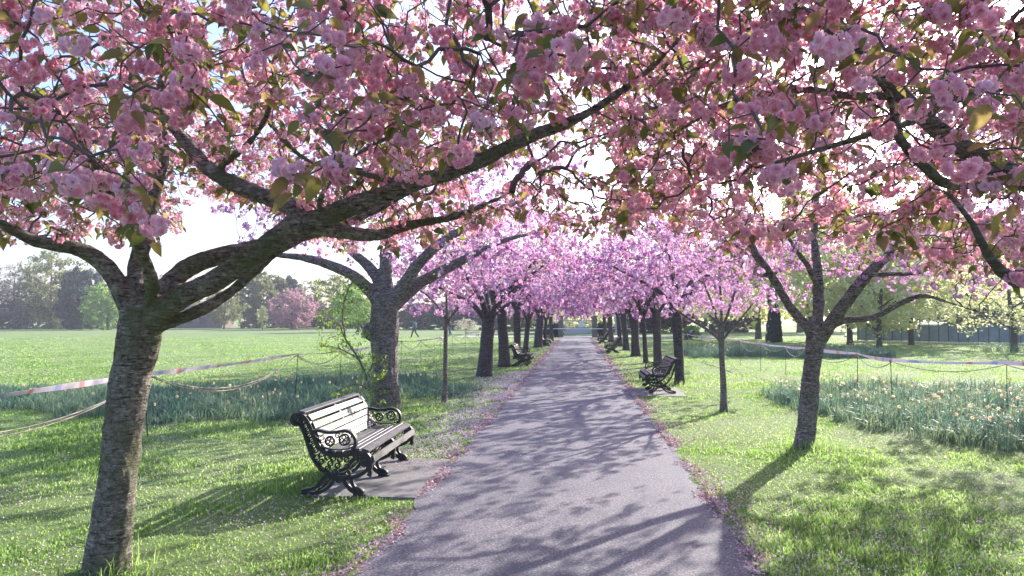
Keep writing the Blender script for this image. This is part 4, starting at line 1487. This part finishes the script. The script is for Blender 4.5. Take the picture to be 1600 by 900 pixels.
smesh = stake_mesh(.93)
for side, line in (('left', LEFT), ('right', RIGHT)):
    tops = []
    for i, (x, y) in enumerate(line):
        ang = math.degrees(0)
        o = link('fence_stake', smesh, None, (x, y, 0))
        o.rotation_euler = (gs.normal(0, .03), gs.normal(0, .03), gs.uniform(0, 6))
        sc_ = gs.uniform(.95, 1.03); o.scale = (1, 1, sc_)
        tops.append(np.array([x, y, .93 * sc_]))
        tag(o, 'thin dark iron stake holding rope and tape %s' % ('along the left flower bed' if side == 'left' else 'along the right flower bed'),
            'stake', 'fence stakes on the %s side' % side)
    for strand in range(1):
        mb = MB()
        for k in range(2 if side == 'left' else 1):
            for a, b in zip(tops[:-1], tops[1:]):
                L = np.linalg.norm(a - b)
                t = np.linspace(0, 1, 18)[:, None]
                sag = min(.50, .085 * L) * (1.0 - .12 * k)
                p = a + (b - a) * t; p[:, 2] -= .02 + (4 * sag * t * (1 - t))[:, 0]
                p[:, 0] += k * .035
                mb.tube(p, np.full(18, .0085), 5)
        tag(link('rope', mb.mesh('rope', M['rope'], smooth=True)), 'pale rope sagging from stake to stake along the %s side' % side, 'rope')
    # tape: thin twisted band
    V = []; T = []
    s = 0
    rows_ = []
    for a, b in zip(tops[:-1], tops[1:]):
        m_ = max(6, int(np.linalg.norm(a - b) / .05))
        t = np.linspace(0, 1, m_, endpoint=False)[:, None]
        p = a + (b - a) * t; p[:, 2] += .01 - (.10 * t * (1 - t))[:, 0]
        rows_.append(p)
    p = np.concatenate(rows_)
    dist = np.concatenate([[0], np.cumsum(np.linalg.norm(np.diff(p, axis=0), axis=1))])
    tg = np.gradient(p, axis=0); tg /= np.linalg.norm(tg, axis=1, keepdims=True)
    sd_ = np.stack([tg[:, 1], -tg[:, 0], 0 * tg[:, 0]], 1)
    ang = .5 * np.sin(dist * .55) + .35 * np.sin(dist * 1.3 + 1) + (.25 if side == 'right' else .55)
    wv = (.032 + .006 * np.sin(dist * 2.1))[:, None]
    dirn = np.cos(ang)[:, None] * np.array([0, 0, 1.0]) + np.sin(ang)[:, None] * sd_
    nm_ = np.cross(tg, dirn)
    q = [p + dirn * wv + nm_ * .0008, p - dirn * wv + nm_ * .0008, p - dirn * wv - nm_ * .0008, p + dirn * wv - nm_ * .0008]
    V = np.concatenate(q); n_ = len(p); i = np.arange(n_ - 1)
    F = np.concatenate([np.stack([k * n_ + i, k * n_ + i + 1, ((k + 1) % 4) * n_ + i + 1, ((k + 1) % 4) * n_ + i], 1) for k in range(4)])
    T = np.tile((dist * .9 + .13 * np.sin(dist * 3)) % 1.0, 4)
    tag(link('barrier_tape', mesh_np('tape', V, F, M['tape'], T)), 'white and pink striped barrier tape strung along the %s fence' % side, 'tape')
# tape across the far end
mb = MB(); mb.box((0, 71, .86), (12.0, .004, .07)); tag(link('barrier_tape', mb.mesh('tape_far', simple('white_tape', (.8, .78, .82), .5, .05))), 'white tape stretched across the path before the gate', 'tape')
for x in (-6, 6):
    o = link('fence_stake', smesh, None, (x, 71, 0)); tag(o, 'iron stake holding one end of the white tape across the path', 'stake', 'stakes of the tape across the path')

# ================================================================== PEOPLE
def person(loc, rz, label, jacket, trousers, phase):
    root = empty('person', loc, label, 'person', rz=rz)
    J = {'pelvis': (0, 0, .93), 'chest': (0, .02, 1.3), 'neck': (0, .02, 1.47), 'head': (0, .05, 1.56), 'crown': (0, .04, 1.70),
         'shl': (-.19, .02, 1.42), 'ell': (-.24, -.12 * phase, 1.14), 'hal': (-.22, .06 + -.2 * phase, .92), 'fil': (-.22, .1 - .22 * phase, .84),
         'shr': (.19, .02, 1.42), 'elr': (.24, .10 * phase, 1.14), 'har': (.22, .08 + .26 * phase, .95), 'fir': (.22, .12 + .3 * phase, .88),
         'hil': (-.09, 0, .9), 'knl': (-.1, .18 * phase + .03, .5), 'anl': (-.1, .30 * phase, .09), 'tol': (-.1, .30 * phase + .16, .03),
         'hir': (.09, 0, .9), 'knr': (.1, -.10 * phase + .05, .5), 'anr': (.1, -.36 * phase, .12), 'tor': (.1, -.36 * phase + .15, .03)}
    E = [('pelvis', 'chest'), ('chest', 'neck'), ('neck', 'head'), ('head', 'crown'), ('chest', 'shl'), ('shl', 'ell'), ('ell', 'hal'), ('hal', 'fil'),
         ('chest', 'shr'), ('shr', 'elr'), ('elr', 'har'), ('har', 'fir'), ('pelvis', 'hil'), ('hil', 'knl'), ('knl', 'anl'), ('anl', 'tol'),
         ('pelvis', 'hir'), ('hir', 'knr'), ('knr', 'anr'), ('anr', 'tor')]
    Rr = dict(pelvis=.13, chest=.14, neck=.055, head=.085, crown=.075, shl=.06, ell=.042, hal=.03, fil=.025, shr=.06, elr=.042, har=.03, fir=.025,
              hil=.09, knl=.06, anl=.04, tol=.035, hir=.09, knr=.06, anr=.04, tor=.035)
    names = list(J)
    me = bpy.data.meshes.new('person_body')
    me.from_pydata([J[k] for k in names], [(names.index(a), names.index(b)) for a, b in E], [])
    o = link('body', me, root)
    sk = o.modifiers.new('skin', 'SKIN')
    lay = me.skin_vertices[0] if me.skin_vertices else None
    if lay is None:
        me.attributes
    if lay:
        for i, k in enumerate(names):
            lay.data[i].radius = (Rr[k], Rr[k]); lay.data[i].use_root = (k == 'pelvis')
    o.modifiers.new('sub', 'SUBSURF').render_levels = 2
    me.materials.append(simple('skin_tone', (.45, .28, .21), .6, .05))
    jm = simple('jacket_cloth', jacket, .8, .15); tm = simple('trouser_cloth', trousers, .8, .15)
    mb = MB()
    mb.tube([(0, 0, .86), (0, .01, 1.05), (0, .02, 1.3), (0, .02, 1.44), (0, .02, 1.49)], [.165, .16, .185, .15, .07], 12)
    for s in 'lr':
        mb.tube([J['sh' + s], J['el' + s], J['ha' + s]], [.075, .06, .045], 8)
    link('jacket', mb.mesh('jacket', jm, True), root)
    mb = MB()
    for s in 'lr':
        mb.tube([(J['hi' + s][0], 0, .94), J['hi' + s], J['kn' + s], J['an' + s]], [.11, .11, .08, .06], 8)
    link('trousers', mb.mesh('trousers', tm, True), root)
    mb = MB(); mb.tube([(0, .02, 1.56), (0, .02, 1.66), (0, .03, 1.72), (0, .03, 1.745)], [.088, .105, .085, .03], 10)
    link('hair', mb.mesh('hair', simple('brown_hair', (.06, .04, .03), .8, .1), True), root)
    return root


person(G(648, 528), math.radians(80), 'walker in a blue-teal top striding across the field beyond the left fence', (.05, .16, .24), (.10, .08, .08), 1)
person(G(703.5, 524.5), math.radians(95), 'person in dark clothes standing beside the thin sapling, far off', (.02, .03, .04), (.03, .13, .16), .3)

# ================================================================== GROUND COVER
M['grass'] = leaf_material('grass_blade',
    [(0, (.050, .105, .025)), (.45, (.10, .185, .045)), (.8, (.18, .26, .09)), (1, (.32, .34, .18))],
    [(0, (.20, .38, .07)), (.45, (.40, .63, .15)), (.8, (.62, .80, .30)), (1, (.82, .86, .52))], .5, .55, .25)
M['bed_leaf'] = leaf_material('daffodil_strap_leaf',
    [(0, (.045, .105, .095)), (.5, (.09, .165, .145)), (1, (.19, .25, .18))],
    [(0, (.09, .21, .15)), (.6, (.19, .34, .21)), (1, (.45, .56, .28))], .33, .5, .32)
M['bed_flower'] = leaf_material('daffodil_flower',
    [(0, (.60, .32, .12)), (.4, (.72, .52, .28)), (1, (.80, .68, .46))],
    [(0, (.80, .45, .18)), (1, (.90, .76, .52))], .45, .6, .2)
M['fallen'] = leaf_material('fallen_petal_litter',
    [(0, (.22, .13, .10)), (.3, (.48, .28, .30)), (.6, (.66, .44, .52)), (1, (.80, .72, .82))],
    [(0, (.55, .25, .25)), (1, (.85, .72, .80))], .25, .7, .2)


def fan_sample(n, r0, r1, g, a0=-48, a1=43):
    r = r0 * (r1 / r0) ** g.random(n)
    th = np.radians(g.uniform(a0, a1, n))
    return np.stack([CAM[0] + r * np.sin(th), r * np.cos(th)], 1), r


def on_path(x, y):
    e = 1.375 + .02 * np.sin(y * 1.7 + 1) + .02 * np.sin(y * 9)
    return (np.abs(x) < e) & (y < 74)


def in_slab(x, y):
    return ((x > -2.40) & (x < -1.3) & (y > 7.06) & (y < 8.92)) | ((x > 1.3) & (x < 2.54) & (y > 16.72) & (y < 18.68))


def bedL(x, y):
    f = np.interp(x, [-14, -10, -6.5, -4.7, -3.9], [14.5, 12.9, 11.6, 12.2, 14.2])
    b = np.interp(x, [-14, -10, -8.5, -7.4, -6, -3.9], [16, 17.0, 18.0, 19.8, 21.5, 21])
    return (x < -3.75) & (y > f + .25 * np.sin(x * 3)) & (y < b) & (x > -14) & (np.hypot(x + 3.6, y - 14.1) > .5)


def bedR(x, y):
    f = np.interp(x, [4.2, 4.6, 5.2, 6.0, 9, 14], [15.5, 11.6, 10.3, 9.8, 9.3, 9.2])
    b = np.interp(x, [4.2, 5, 7, 10, 14], [17.2, 18.5, 19.5, 19.0, 18.5])
    return (x > 4.2) & (x < 14) & (y > f + .2 * np.sin(x * 4)) & (y < b)


def patch(x, y):
    return np.sin(x * 1.3 + 2 * np.sin(y * .7)) * np.sin(y * 1.1 + 1.5 * np.sin(x * .9)) + .6 * np.sin(x * 4.1 + y * 2.3) * np.sin(y * 5.2 - x * 1.7)


def blades(xy, h, w_, g, tint, bend=.5, segs=1):
    """tapered blades; segs 1 -> one triangle and one quad"""
    n = len(xy)
    az = g.uniform(0, 2 * np.pi, n)
    sx, sy = np.cos(az), np.sin(az)
    lean = g.uniform(0, bend, n) * h
    la = g.uniform(0, 2 * np.pi, n)
    lx, ly = np.cos(la) * lean, np.sin(la) * lean
    rows = []
    lv = [0, .55, 1] if segs == 1 else [0, .3, .6, .85, 1]
    wf = [1, .8, 0] if segs == 1 else [.8, 1, .85, .5, 0]
    for t, f in zip(lv, wf):
        cx = xy[:, 0] + lx * t * t; cyy = xy[:, 1] + ly * t * t
        cz = h * t * (1 - .25 * t * (lean / h) ** 2) - (0.004 if t == 0 else 0)
        if segs > 1:
            cz = h * (t - .42 * t ** 3 * np.clip(lean / h, 0, 1.2))
        if f > 0:
            rows.append(np.stack([cx - sx * w_ * f / 2, cyy - sy * w_ * f / 2, cz], 1))
            rows.append(np.stack([cx + sx * w_ * f / 2, cyy + sy * w_ * f / 2, cz], 1))
        else:
            rows.append(np.stack([cx, cyy, cz], 1))
    k = len(rows)
    V = np.stack(rows, 1).reshape(-1, 3)
    b = np.arange(n) * k
    Q = [np.stack([b + 2 * i, b + 2 * i + 1, b + 2 * i + 3, b + 2 * i + 2], 1) for i in range((k - 1) // 2 - 1)]
    Tq = np.stack([b + k - 3, b + k - 2, b + k - 1], 1)
    return V, [np.concatenate(Q), Tq], np.repeat(tint, k)


g = np.random.default_rng(77)
xy, r_ = fan_sample(620000, 3.6, 85, g)
x, y = xy.T
ok = ~on_path(x, y) & ~in_slab(x, y) & ~bedL(x, y) & ~bedR(x, y) & (y < 72)
pt = patch(x, y)
ok &= g.random(len(x)) < np.clip(.72 + .35 * pt, .25, 1)
xy = xy[ok]; r_ = r_[ok]; pt = pt[ok]
h = (.016 + .024 * np.clip(pt + .3, 0, 1.4)) * g.uniform(.5, 1.35, len(xy)) * (1 + .008 * r_) * np.interp(r_, [8, 25, 60], [1, .75, .5])
tuft = g.random(len(xy)) < .03
h[tuft] *= 1.8
w_ = .0032 + .0011 * r_
V, F, T = blades(xy, h, w_, g, np.clip(.50 - .12 * pt + g.normal(0, .24, len(xy)) + .12 * np.sin(xy[:, 0] * .8 + 2 * np.sin(xy[:, 1] * .5)), 0, 1), 1.1)
tag(link('grass', mesh_np('grass', V, F, M['grass'], T)), kind='stuff')


def make_bed(name, fn, bx, by, n, label_flower, nf, hmul=1.0, litf=.5):  # litf centres the leaf tint, putting each bed's lit look into colour
    pts = np.stack([g.uniform(*bx, n), g.uniform(*by, n)], 1)
    pts = pts[fn(pts[:, 0], pts[:, 1])]
    # leaves stand in clumps
    cl = pts[g.integers(0, len(pts), max(1, len(pts) // 9))]
    pp = cl[g.integers(0, len(cl), len(pts))] + g.normal(0, .07, (len(pts), 2))
    h = g.uniform(.20, .44, len(pp)) * hmul * (.95 + .30 * np.sin(pp[:, 0] * 2.7) * np.sin(pp[:, 1] * 3.1) + .16 * np.sin(pp[:, 0] * 7 + pp[:, 1] * 5))
    V, F, T = blades(pp, h, g.uniform(.010, .018, len(pp)), g, np.clip(g.normal(litf, .25, len(pp)) + .2 * np.sin(pp[:, 0] * 1.9 + pp[:, 1]), 0, 1), 1.15, 2)
    tag(link(name, mesh_np(name, V, F, M['bed_leaf'], T)), kind='stuff')
    if nf:
        q = pts[g.integers(0, len(pts), nf)]
        mb = MB(); ms = MB()
        for (a, b) in q:
            hh = g.uniform(.36, .50) * hmul
            ms.tube([(a, b, .0), (a + .01, b, hh * .6), (a + .02, b - .01, hh)], [.004, .0035, .003], 3, .5, cap=False)
            d = np.array([g.normal(0, .8), g.normal(-.4, .8), g.uniform(-.3, .4)]); fr = frame_from(d)
            c = np.array([a + .02, b - .01, hh]); n0 = 0
            for i in range(6):
                an = i * math.pi / 3
                o = fr[0] * math.cos(an) + fr[1] * math.sin(an); s2 = -fr[0] * math.sin(an) + fr[1] * math.cos(an)
                mb.add([c, c + o * .018 + s2 * .011, c + o * .031 + fr[2] * .004, c + o * .018 - s2 * .011], [[0, 1, 2, 3]], .9)
            k = 6; an = np.arange(k) * math.pi / 3
            base = c + .007 * (np.cos(an)[:, None] * fr[0] + np.sin(an)[:, None] * fr[1])
            top = c + fr[2] * .020 + .013 * (np.cos(an)[:, None] * fr[0] + np.sin(an)[:, None] * fr[1])
            mb.add(np.concatenate([base, top]), [[i, (i + 1) % k, k + (i + 1) % k, k + i] for i in range(k)], .1)
        tag(link(name.replace('leaves', 'flowers'), mb.mesh('flowers', M['bed_flower'])), kind='stuff')
        tag(link(name.replace('leaves', 'stems'), ms.mesh('stems', M['bed_leaf'])), kind='stuff')


make_bed('daffodil_leaves', bedL, (-14, -3.7), (11, 22), 40000, '', 110, .80, .55)
make_bed('daffodil_leaves', bedR, (4.2, 14), (9, 20), 40000, '', 340, .88, .66)
make_bed('daffodil_leaves', lambda x, y: y > 34 + .6 * np.sin(x), (5.2, 14.5), (33.5, 38), 9000, '', 60, 1.4, .3)
make_bed('daffodil_leaves', lambda x, y: y > 0, (21.5, 30), (41, 43), 1500, '', 0, 1.5, .8)
make_bed('daffodil_leaves', lambda x, y: y < 19 + x * 0, (-3.6, -2.2), (15.8, 19.5), 1600, '', 0, .6, .4)
# rough grass tufts at trunk feet
for (cx_, cy_, rad, n) in ((3.25, 10.15, .36, 420), (-2.0, 4.9, .0, 0), (-3.45, 14.0, .5, 300), (2.9, 19.3, .4, 200), (-3.0, 4.8, .25, 120)):
    if n:
        pp = np.array([cx_, cy_]) + g.normal(0, rad * .6, (n, 2))
        V, F, T = blades(pp, g.uniform(.05, .19, n), np.full(n, .007), g, np.clip(g.normal(.5, .25, n), 0, 1), .9, 2)
        tag(link('grass', mesh_np('grass_tuft', V, F, M['grass'], T)), kind='stuff')


def flakes(xyz, s, g, tint, name='fallen_petals', mat='fallen', flat=.5):
    n = len(xyz)
    Rm = rand_rot(n, g, flat)
    quad = np.array([[-.5, -.35, 0], [.35, -.5, .12], [.5, .4, 0], [-.3, .5, .1]])
    V = np.einsum('nij,vj->nvi', Rm, quad) * s[:, None, None] + xyz[:, None, :]
    F = np.arange(n * 4).reshape(-1, 4)
    return link(name, mesh_np(name, V.reshape(-1, 3), F, M[mat], np.repeat(tint, 4)))


# petals banked along both edges of the path
n = 34000
yv = 3.5 * (70 / 3.5) ** g.random(n)
side = np.where(g.random(n) < .5, -1, 1)
off = np.where(side > 0, g.normal(.03, .055, n), g.normal(.02, .05, n)) + .04 * np.sin(yv * 3.1 + side) + .025 * np.sin(yv * 8.3)
wide = g.random(n) < .22
off[wide] = np.abs(g.normal(0, .28, wide.sum()))
ex = side * (1.375 + off + .02 * np.sin(yv * 1.7 + 1))
dens = .30 + .60 * np.sin(yv * 2.7 + side) * np.sin(yv * 1.1)
keep = (g.random(n) < dens + .25) & ~((side < 0) & (yv > 6.8) & (yv < 9.1) & (off > .03))
z = np.where(np.abs(ex) < 1.36, .010, .014 + g.random(n) * .02)
s = .012 + .0011 * yv
tag(flakes(np.stack([ex, yv, z], 1)[keep], (s * g.uniform(.6, 1.2, n))[keep], g, np.clip(g.normal(.48, .36, n), 0, 1)[keep]), kind='stuff')
# drift of pale petals on the grass left of the path
n = 15000
yv = g.uniform(9, 24, n); ex = -1.4 - np.abs(g.normal(0, .55, n)) * (.5 + .5 * np.sin(yv * .8) ** 2 + .4)
ok = (g.random(n) < .9 - .03 * (yv - 9)) & (patch(ex * 2, yv * 1.5) > -.5)
tag(flakes(np.stack([ex, yv, .02 + g.random(n) * .03], 1)[ok], (.014 + .0007 * yv)[ok] * g.uniform(.6, 1.2, ok.sum()), g, np.clip(g.normal(.85, .15, ok.sum()), 0, 1)), kind='stuff')
# petals and daisies scattered on the lawn
xy, r_ = fan_sample(75000, 3.8, 26, g)
x, y = xy.T
pm = np.sin(x * 2.2 + 1) * np.sin(y * 1.9 + 2) + .5 * np.sin(x * 6 + y * 3)
ok = ~on_path(x, y) & ~in_slab(x, y) & ~bedL(x, y) & ~bedR(x, y) & (g.random(len(x)) < np.clip(.18 + .5 * pm + .45 * ((x > 1.3) & (x < 4.2) & (y < 7.4)), .03, .9)) & (np.abs(x) < 9)
xy = xy[ok]; r_ = r_[ok]; n = len(xy)
tag(flakes(np.column_stack([xy, .022 + g.random(n) * .028]), (.010 + .0006 * r_) * g.uniform(.6, 1.2, n), g, np.clip(g.normal(.8, .22, n), 0, 1)), kind='stuff')
# petals blown on to the concrete pad
n = 700
ex = g.uniform(-2.35, -1.42, n); yv = 8.94 - np.abs(g.normal(0, .5, n)); ok = yv > 7.05
tag(flakes(np.stack([ex, yv, np.full(n, .026)], 1)[ok], .014 * g.uniform(.6, 1.2, ok.sum()), g, np.clip(g.normal(.55, .3, ok.sum()), 0, 1), flat=.15), kind='stuff')
# single petals and grit on the asphalt
n = 1800
yv = 3.6 * (30 / 3.6) ** g.random(n); ex = g.uniform(-1.33, 1.33, n)
tag(flakes(np.stack([ex, yv, np.full(n, .011)], 1), (.007 + .0007 * yv) * g.uniform(.6, 1.2, n), g, np.clip(g.normal(.6, .3, n), 0, 1), flat=.15), kind='stuff')

# ---- leafy suckers beside the stout trunk
D = 13.6
SK = [
    (L3(0, [(585, 632, D, 5), (572, 590, D, 4), (560, 560, D, 3.5), (540, 530, D, 3), (530, 505, D, 2)]), None),
    (L3(0, [(572, 590, D, 3), (585, 560, D, 3), (580, 530, D, 2.5), (560, 505, D, 2)]), 0),
    (L3(0, [(578, 610, D, 3), (555, 600, D, 2.5), (525, 612, D, 2)]), 0),
    (L3(0, [(560, 560, D, 2.5), (530, 545, D, 2), (500, 540, D, 1.5)]), 0),
    (L3(0, [(580, 610, D, 3), (592, 590, D, 2.5), (600, 570, D, 2)]), 0),
    (L3(0, [(540, 530, D, 2.5), (535, 490, D, 2.2), (545, 450, D, 2), (560, 430, D, 1.5)]), 0),
]
gk = np.random.default_rng(91)
org = np.array([SK[0][0][0][0], SK[0][0][0][1], 0.])
pts, par, rr, rows = build_limbs(SK, .06)
A = np.concatenate([P(u, v, D + gk.uniform(-.35, .35))[None] for u, v in np.column_stack([gk.uniform(492, 606, 420), gk.uniform(425, 628, 420)]) if (u > 555 or v < 560 or (v > 600 and u > 515)) and not (v < 545 and u > 575)])
N, pr_ = colonize(pts, par, A, .055, .5, .08, 60, gk, .3)
r, hk = radii(pr_, len(pts), rr, .002)
root = empty('leafy_shrub', org, 'bright green leafy shoots growing beside the stout banded trunk behind the bench', 'shrub')
link('stem', trunk_mesh(rows, M['twig_pale'], org, 6), root)
link('twigs', chains_mesh(N, pr_, r, len(pts), M['twig_pale'], org, lambda q: 3), root)
M['sucker'] = leaf_material('fresh_sucker_leaf', [(0, (.10, .20, .03)), (1, (.22, .34, .06))], [(0, (.40, .62, .08)), (1, (.65, .82, .20))], .5, .5, .3)
sel = gk.choice(len(N), min(620, len(N)), replace=False)
link('leaves', leaves(N[sel], gk, org, .062, 3, 0, 'sucker', .4), root)

# ---- the air
hm = bpy.data.materials.new('haze_air'); hm.use_nodes = True
hn = hm.node_tree.nodes; hn.clear()
ho = hn.new('ShaderNodeOutputMaterial'); hv = hn.new('ShaderNodeVolumePrincipled')
hv.inputs['Color'].default_value = (.86, .88, 1.0, 1)
hv.inputs['Density'].default_value = HAZE
hv.inputs['Anisotropy'].default_value = .1
hm.node_tree.links.new(hv.outputs[0], ho.inputs['Volume'])
mb = MB(); mb.box((0, 180, 14.5), (1000, 420, 31)); hz = link('haze', mb.mesh('haze', hm)); tag(hz, kind='stuff')
